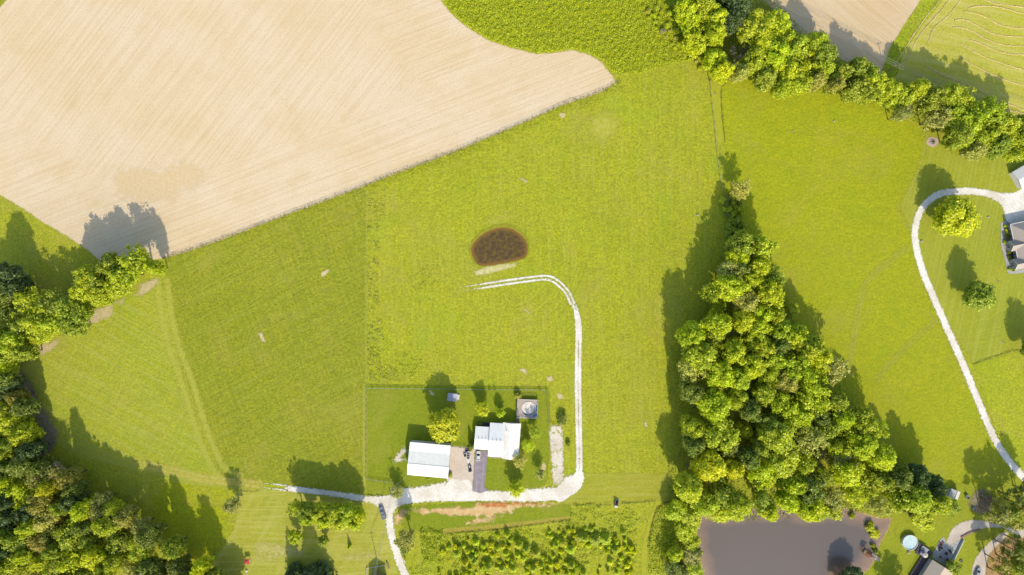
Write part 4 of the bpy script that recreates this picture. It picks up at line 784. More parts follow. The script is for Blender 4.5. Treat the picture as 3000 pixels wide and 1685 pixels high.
def gable(par, x0, x1, y0, y1, ze, zr, axis='x', ridge=None, walls=M_SIDING, roof=MR_X, over=.35, th=.12, zb=-.2, ze2=None):
    """walls with gable ends plus two roof slopes; ridge along the axis"""
    ze2 = ze if ze2 is None else ze2
    if axis == 'x':
        r = (y0+y1)/2 if ridge is None else ridge; pr = [(y0, zb), (y1, zb), (y1, ze2-th), (r, zr-th-.02), (y0, ze-th)]
        P = [(x0, a, b_) for a, b_ in pr]+[(x1, a, b_) for a, b_ in pr]
    else:
        r = (x0+x1)/2 if ridge is None else ridge; pr = [(x0, zb), (x1, zb), (x1, ze2-th), (r, zr-th-.02), (x0, ze-th)]
        P = [(a, y0, b_) for a, b_ in pr]+[(a, y1, b_) for a, b_ in pr]
    F = [(4, 3, 2, 1, 0), (5, 6, 7, 8, 9)]+[(i, (i+1) % 5, 5+(i+1) % 5, 5+i) for i in range(5)]
    w = MB().add(P, F).build('wall', walls, par)
    o = over
    def ext(za, zb_, d, run): return za-(zb_-za)*d/run
    if axis == 'x':
        a = MB().slab([(x0-o, y0-o, ext(ze, zr, o, r-y0)), (x1+o, y0-o, ext(ze, zr, o, r-y0)), (x1+o, r, zr), (x0-o, r, zr)], th).build('roof', roof, par)
        b_ = MB().slab([(x0-o, r+.004, zr-.002), (x1+o, r+.004, zr-.002), (x1+o, y1+o, ext(ze2, zr, o, y1-r)), (x0-o, y1+o, ext(ze2, zr, o, y1-r))], th).build('roof', roof, par)
    else:
        a = MB().slab([(x0-o, y0-o, ext(ze, zr, o, r-x0)), (r, y0-o, zr), (r, y1+o, zr), (x0-o, y1+o, ext(ze, zr, o, r-x0))], th).build('roof', roof, par)
        b_ = MB().slab([(r+.004, y0-o, zr-.002), (x1+o, y0-o, ext(ze2, zr, o, x1-r)), (x1+o, y1+o, ext(ze2, zr, o, x1-r)), (r+.004, y1+o, zr-.002)], th).build('roof', roof, par)
    return w, a, b_
def window(par, x, y, z, w, h, face, n=2):
    """face: direction the window looks ('n','s','e','w'); frame with a glass pane and muntins"""
    d = {'n': (0, 1), 's': (0, -1), 'e': (1, 0), 'w': (-1, 0)}[face]; f = MB(); g = MB()
    if d[0] == 0:
        y0, y1 = sorted((y-.05*d[1], y+.06*d[1])); f.box(x-w/2, x+w/2, y0, y1, z, z+h)
        for i in range(n):
            a = x-w/2+.08+i*(w-.08)/n; b0, b1 = sorted((y+.05*d[1], y+.075*d[1])); g.box(a, a+(w-.08)/n-.08, b0, b1, z+.08, z+h/2-.04); g.box(a, a+(w-.08)/n-.08, b0, b1, z+h/2+.04, z+h-.08)
    else:
        x0, x1 = sorted((x-.05*d[0], x+.06*d[0])); f.box(x0, x1, y-w/2, y+w/2, z, z+h)
        for i in range(n):
            a = y-w/2+.08+i*(w-.08)/n; b0, b1 = sorted((x+.05*d[0], x+.075*d[0])); g.box(b0, b1, a, a+(w-.08)/n-.08, z+.08, z+h/2-.04); g.box(b0, b1, a, a+(w-.08)/n-.08, z+h/2+.04, z+h-.08)
    o = f.build('window', M_FRAME, par); g.build('pane', M_GLASS, o); return o
# ---- barn
bx_, by_ = G(1256.6, 1348.3, 5); B = empty('barn', (bx_, by_, 0), R_(-5.1), 'big white metal-roofed barn west of the gravel court', 'barn')
hw, hd = 8.6, 6.9; yk = hd-3.6; yr = hd-8.8
MB().add([(x, y, z) for x in (-hw, hw) for y, z in ((-hd, -.2), (hd, -.2), (hd, 5.0), (yk, 5.35), (yr, 6.25), (-hd, 4.9))], [(5, 4, 3, 2, 1, 0), (6, 7, 8, 9, 10, 11)]+[(i, (i+1) % 6, 6+(i+1) % 6, 6+i) for i in range(6)]).build('wall', M_SIDING, B)
o_ = .25
MB().slab([(-hw-o_, -hd-o_, 4.95), (hw+o_, -hd-o_, 4.95), (hw+o_, yr, 6.4), (-hw-o_, yr, 6.4)], .12).build('roof', MR_BARN, B)
MB().slab([(-hw-o_, yr+.01, 6.39), (hw+o_, yr+.01, 6.39), (hw+o_, yk, 5.5), (-hw-o_, yk, 5.5)], .12).build('roof', metal_roof('shaded_slope_metal', (268, 268, 262), axis=0), B)  # same barn metal, greyed in colour for the shade on the north-facing slope
MB().slab([(-hw-o_, yk+.01, 5.49), (hw+o_, yk+.01, 5.49), (hw+o_, hd+o_, 5.15), (-hw-o_, hd+o_, 5.15)], .12).build('roof', MR_BARN, B)
MB().bar((-hw-o_, yr, 6.44), (hw+o_, yr, 6.44), .35, .06).build('ridge_cap', MW, B)
for x in (-3.5, 3.5):
    dd = MB().box(x-1.6, x+1.6, -hd-.06, -hd+.02, 0, 3.4).build('door', M_FRAME, B); MB().box(x+1.2, x+1.3, -hd-.12, -hd-.06, 1, 1.3).build('handle', M_STEEL, dd)
MB().box(hw-.02, hw+.06, 0, 1.0, 0, 2.1).build('door', M_FRAME, B)
for y in (-3.5, 3.2): window(B, hw, y, 1.3, 1.2, 1.0, 'e')
for y in (-4, 0, 3.5): window(B, -hw, y, 1.3, 1.2, 1.0, 'w')
MB().cyl((7.7, -3.2, 5.6), (7.7, -3.2, 6.5), .12, n=8).build('roof_vent', M_STEEL, B)
# ---- farmhouse
fx, fy = G(1457, 1288, 4); FH = empty('farmhouse', (fx, fy, 0), R_(-4), 'white-roofed farmhouse with three wings beside the asphalt drive', 'house')
gable(FH, -9.5, -3.3, -4.7, 4.6, 3.0, 4.15, 'x', -.4, roof=MR_X)
gable(FH, -3.3, 2.4, -7.4, 6.6, 3.2, 4.9, 'x', -.5, roof=MR_X)
gable(FH, 2.2, 9.4, -7.0, 7.1, 3.4, 4.75, 'y', 5.6, roof=MR_Y)
gable(FH, 2.8, 8.9, -8.0, -2.0, 3.0, 4.4, 'y', 5.9, roof=MR_Y)
for i, (x, y, z) in enumerate([(-8.2, -.1, 4.15), (-6.6, -.1, 4.15), (-5.0, -.1, 4.15), (-1.9, -.2, 4.88), (-.3, -.2, 4.88), (1.3, -.2, 4.88)]): MB().box(x-.09, x+.09, y, y+.55, z-.25, z+.25).build('roof_vent', M_STEEL, FH)
MB().cyl((3.6, 4.4, 3.6), (3.6, 4.4, 5.0), .16, n=8).build('chimney_pipe', M_BLACK, FH)
MB().box(-3.0, 1.8, -8.9, -7.5, -.1, .3).build('porch', M_DECK, FH)
for x in (-2.8, -.6, 1.6): MB().box(x-.07, x+.07, -8.8, -8.66, .3, 2.6).build('porch_post', M_FRAME, FH)
MB().box(-8.8, -4.0, -4.78, -4.66, 0, 2.3).build('garage_door', M_FRAME, FH)
dd = MB().box(-.9, .1, -7.48, -7.36, .3, 2.4).build('door', M_DARKDECK, FH)
for x in (-2.2, 1.3): window(FH, x, -7.4, 1.1, 1.1, 1.3, 's')
for y in (-4, 0, 4.5): window(FH, 9.4, y, 1.1, 1.2, 1.3, 'e')
for x in (-1.5, 1.0): window(FH, x, 6.6, 1.1, 1.1, 1.3, 'n')
for x in (4.0, 7.2): window(FH, x, 7.1, 1.1, 1.1, 1.3, 'n')
MB().box(-7.6, -3.4, 4.75, 6.2, -.1, .5).build('rear_deck', M_DARKDECK, FH)
# ---- pool deck with the round pool
px_, py_ = G(1545, 1197.5, 1.3); PD = empty('pool_deck', (px_, py_, 0), R_(-2.5), 'square pale pool deck with railings north-east of the farmhouse', 'deck')
hx, hy = 4.55, 4.05
def ring_poly(cx, cy, r, n=28): return [(cx+r*math.cos(6.2832*i/n), cy+r*math.sin(6.2832*i/n)) for i in range(n)]
# deck boards around the pool hole: four pieces butted together
pcx, pcy, pr = .5, -.1, 3.25
mb = MB(); n = 32; ring = ring_poly(pcx, pcy, pr, n)
outer = []
for x, y in ring:
    dx, dy = x-pcx, y-pcy; k = min((hx-pcx)/dx if dx > 1e-6 else ((-hx-pcx)/dx if dx < -1e-6 else 1e9), (hy-pcy)/dy if dy > 1e-6 else ((-hy-pcy)/dy if dy < -1e-6 else 1e9)); outer.append((pcx+dx*k, pcy+dy*k))
V = [(x, y, 1.25) for x, y in ring]+[(x, y, 1.25) for x, y in outer]+[(x, y, 1.1) for x, y in ring]+[(x, y, 1.1) for x, y in outer]
Fq = []
for i in range(n):
    j = (i+1) % n; Fq += [(i, n+i, n+j, j), (2*n+j, 3*n+j, 3*n+i, 2*n+i), (n+i, 3*n+i, 3*n+j, n+j), (j, 2*n+j, 2*n+i, i)]
mb.add(V, Fq)
for cx, cy in ((-hx, -hy), (hx, -hy), (hx, hy), (-hx, hy)):
    # corner fillers
    idx = [o for o in outer if (abs(o[0]-cx) < 1e-6) or (abs(o[1]-cy) < 1e-6)]
    a = min([o for o in outer if abs(o[0]-cx) < 1e-6 and abs(o[1]-cy) < 4], key=lambda o: abs(o[1]-cy)); c_ = min([o for o in outer if abs(o[1]-cy) < 1e-6 and abs(o[0]-cx) < 4.4], key=lambda o: abs(o[0]-cx))
    mb.prism([a, (cx, cy), c_], 1.1, 1.25)
mb.build('deck_floor', M_DECK, PD)
for i in range(28):
    t_ = i/28*4; sd_ = int(t_); f_ = t_-sd_; p = [(-hx+2*hx*f_, hy), (hx, hy-2*hy*f_), (hx-2*hx*f_, -hy), (-hx, -hy+2*hy*f_)][sd_]
    MB().box(p[0]*.985-.05, p[0]*.985+.05, p[1]*.985-.05, p[1]*.985+.05, 0, 2.25).build('post', M_WHITEP, PD)
mb = MB()
for z in (1.75, 2.2):
    for a, b_ in (((-hx, hy), (hx, hy)), ((hx, hy), (hx, -hy)), ((hx, -hy), (-hx, -hy)), ((-hx, -hy+2.2), (-hx, hy))): mb.bar((a[0]*.985, a[1]*.985, z), (b_[0]*.985, b_[1]*.985, z), .09)
mb.build('railing', M_WHITEP, PD)
MB().slab([(-hx-.1, -hy-3.6, .9), (-hx+1.1, -hy-3.6, .9), (-hx+1.1, -hy+.02, 1.24), (-hx-.1, -hy+.02, 1.24)], .12).build('walkway', M_WOOD, PD)
PL = empty('round_pool', (px_, py_, 0), R_(-2.5), 'round drained pool with a stained white cover, set in the square deck', 'pool')
mb = MB(); n = 32
rin, rou = 3.1, 3.22; V = [(pcx+r*math.cos(6.2832*i/n), pcy+r*math.sin(6.2832*i/n), z) for r, z in ((rou, 0), (rou, 1.42), (rin, 1.42), (rin, .5)) for i in range(n)]
mb.add(V, [(k*n+i, k*n+(i+1) % n, (k+1)*n+(i+1) % n, (k+1)*n+i) for k in range(3) for i in range(n)]); mb.build('pool_wall', M_FRAME, PL)
def coverm():
    t = NT('stained_cover'); v = t.n('ShaderNodeTexCoord').outputs['Object']; mp = t.n('ShaderNodeMapping'); mp.inputs['Location'].default_value = (.9, .3, 0); t.l(v, mp.inputs[0])
    g = t.n('ShaderNodeTexGradient', gradient_type='SPHERICAL'); t.l(mp.outputs[0], g.inputs[0]); nz = t.noise(1.4, 4, .6, vec=v)
    f = t.rng(t.math('ADD', g.outputs[1], t.math('MULTIPLY', t.math('SUBTRACT', nz, .5), .8)), .02, .5); t.color(t.mix(f, A(262, 252, 240), A(176, 126, 66))); t.bump(nz, .5, .2); return t.m
rs = np.random.RandomState(5); mb = MB(); P = []; m = 9
for j in range(m+1):
    for i in range(n):
        a = 6.2832*i/n; r = 3.02*(j+.3)/(m+.3); cx, cy = pcx-.02, pcy+.02; k = 1-.14*max(0, -math.sin(a))
        P.append((cx+r*k*math.cos(a), cy+r*k*math.sin(a), .55+.5*math.cos(r*.5)+.10*math.sin(3*a+r)+.06*rs.rand()))
P.append((pcx-.02, pcy+.02, 1.15)); mb.add(P, [(j*n+i, (j+1)*n+i, (j+1)*n+(i+1) % n, j*n+(i+1) % n) for j in range(m) for i in range(n)]+[(m*n+n, i, (i+1) % n) for i in range(n)]); mb.build('pool_cover', coverm(), PL)
MB().prism(ring_poly(pcx, pcy, 3.08, 32), .3, .42).build('pool_liner', M_SIDE2, PL)
for i, (x, y, w, h_, rz, lb) in enumerate([(3.6, -2.8, 1.7, .9, .4, 'crumpled blue tarp in the south-east corner of the pool deck'), (4.0, .2, .5, 2.4, 0, 'strip of blue tarp along the east rail of the pool deck'), (-4.2, -1.2, .5, 1.9, .05, 'light blue float against the west rail of the pool deck')]):
    rs = random.Random(i); nx_, ny_ = 6, 6; V = [((u/nx_-.5)*w, (v/ny_-.5)*h_, .12+.22*rs.random()) for v in range(ny_+1) for u in range(nx_+1)]
    V2 = [(a, b_, .02) for a, b_, c_ in V]; N_ = len(V); F = [(v*(nx_+1)+u, v*(nx_+1)+u+1, (v+1)*(nx_+1)+u+1, (v+1)*(nx_+1)+u) for v in range(ny_) for u in range(nx_)]
    F2 = [tuple(N_+k for k in f[::-1]) for f in F]; bd = list(range(nx_+1))+[r*(nx_+1)+nx_ for r in range(1, ny_+1)]+[ny_*(nx_+1)+u for u in range(nx_-1, -1, -1)]+[r*(nx_+1) for r in range(ny_-1, 0, -1)]
    F3 = [(bd[k], N_+bd[k], N_+bd[(k+1) % len(bd)], bd[(k+1) % len(bd)]) for k in range(len(bd))]
    o = mesh_obj('tarp', V+V2, F+F2+F3, M_BLUE); c_, s_ = math.cos(R_(-2.5)), math.sin(R_(-2.5)); o.location = (px_+x*c_-y*s_, py_+x*s_+y*c_, 1.25); o.rotation_euler = (0, 0, rz); tag(o, lb, 'tarp')
# ---- garden shed
x, y = G(1325, 1164, 2); GS = empty('garden_shed', (x, y, 0), R_(-5), 'small shed with a blue-grey roof under the big golden tree\'s shadow', 'shed')
gable(GS, -1.9, 1.9, -1.5, 1.5, 2.1, 2.9, 'y', .6, walls=M_SIDE2, roof=metal_roof('blue_grey_roof', (196, 196, 214), axis=1), over=.2)
MB().box(1.92, 3.0, -1.1, 1.1, 0, .5).build('porch', M_WHITEP, GS); MB().box(-1.0, 0, -1.58, -1.5, 0, 1.9).build('door', M_FRAME, GS)
# ---- fences
def fence(pts, label, spacing=2.6, h=1.25, rails=(.5, 1.1), mat=M_FENCEP, wire=M_WIRE, name='wire_fence', th=.12, cat='fence', group=None, wt_=.05):
    P = W(pts); o = empty(name, (P[0][0], P[0][1], 0), 0, label, cat, group); L = []; mb = MB(); ox, oy = P[0]
    for (x0, y0), (x1, y1) in zip(P[:-1], P[1:]):
        d = math.hypot(x1-x0, y1-y0); k = max(1, round(d/spacing)); L += [(x0+(x1-x0)*i/k, y0+(y1-y0)*i/k) for i in range(k)]
        for z in rails: mb.bar((x0-ox, y0-oy, z), (x1-ox, y1-oy, z), wt_)
    L.append(P[-1]); p0 = None
    for x, y in L[:100]:
        if p0 is None: p0 = MB().box(-th/2, th/2, -th/2, th/2, -.1, h).build('post', mat, o); q = p0
        else: q = p0.copy(); COL.objects.link(q)
        q.parent = o; q.location = (x-ox, y-oy, 0)
    mb.build('rail' if wt_ > .055 else 'wire', wire, o); return o
fence([(1073, 1137), (1180, 1138), (1290, 1139), (1400, 1141), (1600, 1142)], 'wire fence along the north side of the farm yard', wt_=.07, mat=M_FENCEP)
fence([(1073, 1137), (1073, 1270), (1072, 1402)], 'wire fence along the west side of the farm yard', wt_=.07)
fence([(1072, 1402), (1110, 1408), (1155, 1413)], 'short wire fence closing the south-west corner of the yard', wt_=.07)
fence([(1601, 1143), (1606, 1200), (1608, 1240), (1622, 1245), (1648, 1243)], 'wire fence east of the pool deck', wt_=.07)
fence([(1322, 1308), (1345, 1306), (1378, 1310)], 'short fence north of the gravel court', wt_=.06)
fence([(x, y-1) for x, y in EDGE], 'old post fence between the stubble field and the pasture', spacing=4.4, h=1.4)
fence(TD([(190, 470), (205, 600), (212, 720), (228, 850), (245, 1000), (262, 1200), (285, 1380), (300, 1430)]), 'dark post fence beside the mown path north of the wood', spacing=3.6, h=1.3)
for i, (a, lb) in enumerate([((1435, 1141), 'wooden brace frame on the north yard fence, left of its twin'), ((1449, 1141), 'wooden brace frame on the north yard fence, right of its twin'), ((1580, 1142), 'lone wooden brace frame on the north yard fence above the pool deck')]):
    x, y = G(*a); o = MB().bar((-.7, 0, 0), (0, .1, 1.9), .14).bar((.7, 0, 0), (0, .1, 1.9), .14).bar((-.35, .05, .9), (.35, .05, .9), .12).build('brace_frame', M_FENCEP); o.location = (x, y, 0); tag(o, lb, 'fence brace')
# ---- vehicles
def wheels(par, xs, ys, r, w, mat=M_BLACK):
    for x in xs:
        for y in ys:
            t_ = MB().cyl((x-w/2, y, r), (x+w/2, y, r), r, n=14).build('wheel', mat, par); MB().cyl((x-w/2-.01, y, r), (x+w/2+.01, y, r), r*.55, n=10).build('rim', M_STEEL, t_)
def pickup(px, py, ang, col, label):
    x, y = G(px, py, .8); o = empty('pickup_truck', (x, y, 0), ang, label, 'pickup truck'); m = plain('truck_paint', col, .3, .5, .2, var=.03)
    MB().prism([(-.93, -2.9), (.93, -2.9), (.95, 2.4), (.8, 2.85), (-.8, 2.85), (-.95, 2.4)], .45, 1.0).build('body', m, o, .06)
    MB().box(-.88, .88, 1.15, 2.7, 1.0, 1.12).build('hood', m, o, .05)
    MB().add([(-.86, -.6, 1.0), (.86, -.6, 1.0), (.86, 1.2, 1.0), (-.86, 1.2, 1.0), (-.7, -.35, 1.72), (.7, -.35, 1.72), (.7, .55, 1.72), (-.7, .55, 1.72)], [(3, 2, 1, 0), (4, 5, 6, 7), (0, 1, 5, 4), (1, 2, 6, 5), (2, 3, 7, 6), (3, 0, 4, 7)]).build('cab', m, o, .04)
    MB().add([(-.74, 1.19, 1.06), (.74, 1.19, 1.06), (.64, .60, 1.70), (-.64, .60, 1.70), (-.74, 1.23, 1.06), (.74, 1.23, 1.06), (.64, .64, 1.70), (-.64, .64, 1.70)], [(0, 1, 2, 3), (7, 6, 5, 4), (4, 5, 1, 0), (2, 6, 7, 3), (1, 5, 6, 2), (0, 3, 7, 4)]).build('windscreen', M_GLASS, o)
    MB().add([(-.68, -.62, 1.1), (.68, -.62, 1.1), (.6, -.42, 1.66), (-.6, -.42, 1.66)], [(0, 1, 2, 3)]).build('rear_window', M_GLASS, o)
    b_ = MB(); b_.box(-.93, -.82, -2.85, -.75, 1.0, 1.35).box(.82, .93, -2.85, -.75, 1.0, 1.35).box(-.82, .82, -2.85, -2.75, 1.0, 1.35).box(-.82, .82, -.85, -.75, 1.0, 1.35); b_.build('bed_side', m, o)
    MB().slab([(-.8, -2.74, 1.22), (.8, -2.74, 1.22), (.8, -.86, 1.26), (-.8, -.86, 1.26)], .04).build('bed_cover', M_STEEL, o)
    wheels(o, (-.86, .86), (-1.9, 1.85), .38, .24); MB().box(-.9, .9, 2.8, 2.95, .4, .65).build('bumper', M_STEEL, o)
    for s in (-.65, .65): MB().box(s-.16, s+.16, 2.78, 2.88, .72, .9).build('headlight', M_FRAME, o)
    for s in (-1.05, 1.05): MB().box(s-.1, s+.1, .95, 1.1, 1.1, 1.28).build('mirror', M_BLACK, o)
pickup(1120.5, 1502, R_(18), (150, 150, 166), 'grey pickup truck parked at the junction of lane and drive')
def car(px, py, ang, col, label):
    x, y = G(px, py, .8); o = empty('parked_car', (x, y, 0), ang, label, 'car'); m = plain('car_paint', col, .25, .5, .1, var=.02)
    MB().prism([(-.8, -2.15), (.8, -2.15), (.88, -1.6), (.88, 1.6), (.7, 2.15), (-.7, 2.15), (-.88, 1.6), (-.88, -1.6)], .35, .88).build('body', m, o, .08)
    MB().add([(-.78, -1.75, .88), (.78, -1.75, .88), (.78, 1.0, .88), (-.78, 1.0, .88), (-.6, -1.2, 1.42), (.6, -1.2, 1.42), (.6, .2, 1.42), (-.6, .2, 1.42)], [(3, 2, 1, 0), (4, 5, 6, 7), (0, 1, 5, 4), (1, 2, 6, 5), (2, 3, 7, 6), (3, 0, 4, 7)]).build('roof', m, o, .05)
    MB().add([(-.68, 1.03, .9), (.68, 1.03, .9), (.55, .28, 1.41), (-.55, .28, 1.41)], [(0, 1, 2, 3)]).build('windscreen', M_BLACK, o)
    MB().add([(-.66, -1.78, .92), (-.55, -1.24, 1.4), (.55, -1.24, 1.4), (.66, -1.78, .92)], [(0, 1, 2, 3)]).build('rear_window', M_GLASS, o)
    wheels(o, (-.8, .8), (-1.3, 1.35), .33, .2)
    for s in (-.55, .55): MB().box(s-.15, s+.15, 2.08, 2.17, .6, .75).build('headlight', M_FRAME, o); MB().box(s-.15, s+.15, -2.19, -2.1, .6, .75).build('tail_light', M_RED, o)
car(1401.3, 1336.5, R_(-2), (240, 240, 236), 'white car parked at the top of the asphalt drive')
car(2865, 1678, R_(-25), (170, 176, 190), 'silver car parked on the south-east drive near the pines')
# boat
x, y = G(1372, 1338, .8); BT = empty('motor_boat', (x, y, 0), R_(-1), 'white open motorboat on a trailer between the barn and the garage', 'boat')
hull = [(-.85, 2.4), (-.9, 0), (-.75, -1.6), (-.3, -2.7), (0, -3.0), (.3, -2.7), (.75, -1.6), (.9, 0), (.85, 2.4)]
MB().prism(hull, .55, 1.15).build('hull', M_WHITEP, BT, .06)
MB().prism([(-.6, 1.9), (-.62, 0), (-.45, -1.1), (.45, -1.1), (.62, 0), (.6, 1.9)], 1.152, 1.17).build('cockpit', M_DARKDECK, BT)
for yy in (1.2, .2, -.7): MB().box(-.35, .35, yy-.2, yy+.2, 1.17, 1.5).build('seat', M_TANK if yy > 0 else M_BLUE, BT, .03)
MB().box(-.18, .18, 2.4, 2.75, .5, 1.5).build('outboard_motor', M_BLACK, BT, .04)
TR_ = empty('boat_trailer', (x, y, 0), R_(-1), 'boat trailer under the white motorboat', 'trailer'); MB().bar((-.7, 2.2, .45), (-.4, -2.2, .45), .1).bar((.7, 2.2, .45), (.4, -2.2, .45), .1).bar((-.75, .8, .45), (.75, .8, .45), .1).bar((-.4, -2.2, .45), (0, -3.6, .45), .1).bar((.4, -2.2, .45), (0, -3.6, .45), .1).build('frame', M_STEEL, TR_)
wheels(TR_, (-.95, .95), (.8,), .3, .18)
o = MB().add([(-.8, -.6, 0), (.8, -.6, 0), (.8, .6, 0), (-.8, .6, 0), (-.5, -.3, 1.3), (.5, -.3, 1.3), (.5, .35, 1.1), (-.5, .35, 1.1)], [(3, 2, 1, 0), (4, 5, 6, 7), (0, 1, 5, 4), (1, 2, 6, 5), (2, 3, 7, 6), (3, 0, 4, 7)]).build('covered_load', plain('blue_cover', (104, 114, 160), .7, .2), None, .05); o.location = (*G(1367, 1322), 0); tag(o, 'low load under a blue-grey cover just above the boat', 'covered load')
def atv(px, py, ang, label, name='utility_buggy', cat='buggy', s=1.0, col=(120, 124, 140)):
    x, y = G(px, py, .6); o = empty(name, (x, y, 0), ang, label, cat); o.scale = (s, s, s); m = plain('buggy_paint', col, .4, .4)
    MB().prism([(-.55, -1.4), (.55, -1.4), (.6, .6), (.4, 1.5), (-.4, 1.5), (-.6, .6)], .4, .75).build('body', m, o, .05)
    MB().box(-.5, .5, -1.4, -.6, .75, 1.0).build('cargo_bed', M_BLACK, o); MB().box(-.45, .45, -.4, 0, .75, 1.05).build('seat', M_BLACK, o)
    MB().bar((-.55, -.5, .75), (-.45, -.4, 1.8), .06).bar((.55, -.5, .75), (.45, -.4, 1.8), .06).bar((-.55, .6, .75), (-.45, .35, 1.8), .06).bar((.55, .6, .75), (.45, .35, 1.8), .06).bar((-.45, -.4, 1.8), (.45, -.4, 1.8), .06).bar((-.45, .35, 1.8), (.45, .35, 1.8), .06).build('roll_cage', M_BLACK, o)
    MB().slab([(-.4, .55, .98), (.4, .55, .98), (.35, 1.3, .82), (-.35, 1.3, .82)], .08).build('hood', M_FRAME, o); wheels(o, (-.62, .62), (-.95, .95), .32, .25)
atv(1376.5, 1373, R_(8), 'dark open buggy parked just below the motorboat')
atv(1361, 1333, R_(15), 'small black ride-on machine left of the motorboat', 'ride_on_mower', 'mower', .6, (60, 60, 64))
# loader in the dry grass
x, y = G(1806.5, 1476, 1); LD = empty('track_loader', (x, y, 0), R_(172), 'small white loader with a red seat standing at the tall grass edge', 'loader')
MB().box(-.62, .62, -1.0, .9, .45, 1.1).build('body', M_BLACK, LD, .05); MB().box(-.7, .7, .75, 1.6, .5, 1.35).build('engine_cover', M_WHITEP, LD, .06)
MB().box(-.3, .3, -.35, .15, 1.1, 1.35).build('seat', M_RED, LD, .04); MB().box(-.28, .28, .1, .25, 1.35, 1.8).build('seat_back', M_RED, LD)
MB().bar((-.6, .5, 1.1), (-.55, .4, 2.3), .08).bar((.6, .5, 1.1), (.55, .4, 2.3), .08).bar((-.6, -.7, 1.1), (-.5, -.4, 2.3), .08).bar((.6, -.7, 1.1), (.5, -.4, 2.3), .08).build('roll_cage', M_BLACK, LD); MB().box(-.6, .6, .0, .55, 2.3, 2.36).build('canopy', M_BLACK, LD)
for s in (-.72, .72): MB().bar((s, .8, 1.3), (s, -1.4, .7), .12, .16).build('arm', M_WHITEP, LD)
MB().slab([(-.8, -2.0, .3), (.8, -2.0, .3), (.8, -1.4, .8), (-.8, -1.4, .8)], .12).build('bucket', M_TANK, LD); wheels(LD, (-.75, .75), (-.7, .8), .42, .3)
# ---- poles and wires
def pole(px, py, h, label, xarm=True):
    x, y = G(px, py); o = empty('utility_pole', (x, y, 0), .25, label, 'utility pole'); MB().cyl((0, 0, -.3), (0, 0, h), .17, .11, 8).build('pole', M_WOOD, o)
    if xarm: MB().bar((-1.1, 0, h-.5), (1.1, 0, h-.5), .13).build('cross_arm', M_WOOD, o)
    for s in (-.9, 0, .9): MB().cyl((s, 0, h-.42), (s, 0, h-.18), .06, n=6).build('insulator', M_WHITEP, o)
    return Vector((x, y, h-.2))
def wires(pts, offs, label, sag=1.2, th=.05, col=M_WIRE):
    o = empty('overhead_wires', tuple(pts[0]), 0, label, 'wires')
    for of in offs:
        mb = MB()
        for a, b_ in zip(pts[:-1], pts[1:]):
            a = Vector(a)+Vector(of); b_ = Vector(b_)+Vector(of); pv = a
            for k in range(1, 9):
                t_ = k/8; q = a.lerp(b_, t_)-Vector((0, 0, sag*4*t_*(1-t_))); mb.cyl(pv-Vector(pts[0]), q-Vector(pts[0]), th, n=5, cap=False); pv = q
        mb.build('wire', col, o)
pa = pole(1110, 1664, 12, 'wooden utility pole at the bottom edge by the lane'); pb = pole(1160, 1414, 8.5, 'wooden utility pole at the south-west corner of the barn')
wires([tuple(pa), tuple(pb)], [(-.25, 0, 0), (.25, 0, 0)], 'pale service wires running up from the bottom edge to the barn pole')
bc = Vector((bx_-8.6, by_-6.2, 4.9)); wires([tuple(pb), tuple(bc)], [(0, 0, 0)], 'short wire from the pole to the barn corner', .4)
pc = pole(2592, 212, 10, 'utility pole behind the top right tree line'); pd_ = Vector((*G(2180, -60, 10), 10)); pe = Vector((*G(3100, 372, 10), 10))
wires([tuple(pd_), tuple(pc), tuple(pe)], [(-.5, -.7, 0), (0, 0, 0), (.5, .7, 0)], 'three power lines running down behind the top right tree line', 1.4)
x, y = G(2400, 20); po2 = pole(2180, -60, 10, 'utility pole beyond the top edge carrying the three power lines')
x, y = G(1186, 1644, 1); o = empty('mailbox', (x, y, 0), R_(30), 'white mailbox on the east side of the lane', 'mailbox'); MB().box(-.06, .06, -.06, .06, 0, 1.0).build('post', M_WOOD, o); MB().box(-.3, .3, -.5, .5, 1.0, 1.45).build('box', M_WHITEP, o, .08)
for i, (px, py, h, lb) in enumerate([(1154, 1330, 4.2, 'thin pole standing in the yard west of the barn'), (926, 1655, 5, 'thin pole on the south lawn by the big spruce shadow')]):
    o = MB().cyl((0, 0, 0), (0, 0, h), .07, .05, 6).build('thin_pole', M_STEEL); o.location = (*G(px, py), 0); tag(o, lb, 'pole')
# ---- bottom house, red canopy, tub
x, y = G(1111, 1690, 0); BH = empty('brown_house', (x, y, 0), 0, 'brown-roofed house cut by the bottom edge beside the lane', 'house')
gable(BH, -3.3, 3.3, -12, .9, 3.8, 5.6, 'y', 0, walls=M_SIDING, roof=plain('brown_shingles', (120, 100, 96), .85, .2, bump=.3), over=.25); window(BH, 0, .9, 1.2, 1.2, 1.2, 'n')
fence([(1073, 1690), (1075, 1664), (1090, 1661), (1127, 1655)], 'white rail fence in front of the brown-roofed house', 2.4, 1.0, (.5, .9), M_WHITEP, M_WHITEP, 'rail_fence', .12, wt_=.1)
for i, (px, py) in enumerate([(1105, 1673), (1112, 1677)]):
    o = empty('garden_chair', (*G(px, py), 0), i*.8, 'pale garden chair in front of the brown-roofed house, %s one' % ('left', 'right')[i], 'chair', 'garden chairs by the brown-roofed house'); MB().box(-.3, .3, -.3, .3, .35, .42).build('seat', M_DECK, o); MB().box(-.3, .3, .26, .34, .42, 1.0).build('backrest', M_DECK, o)
    for a in (-.26, .26):
        for b_ in (-.26, .26): MB().box(a-.03, a+.03, b_-.03, b_+.03, 0, .35).build('leg', M_DECK, o)
x, y = G(723, 1646, 2); o = empty('swing_canopy', (x, y, 0), .1, 'faded red garden canopy on the south lawn', 'garden canopy')
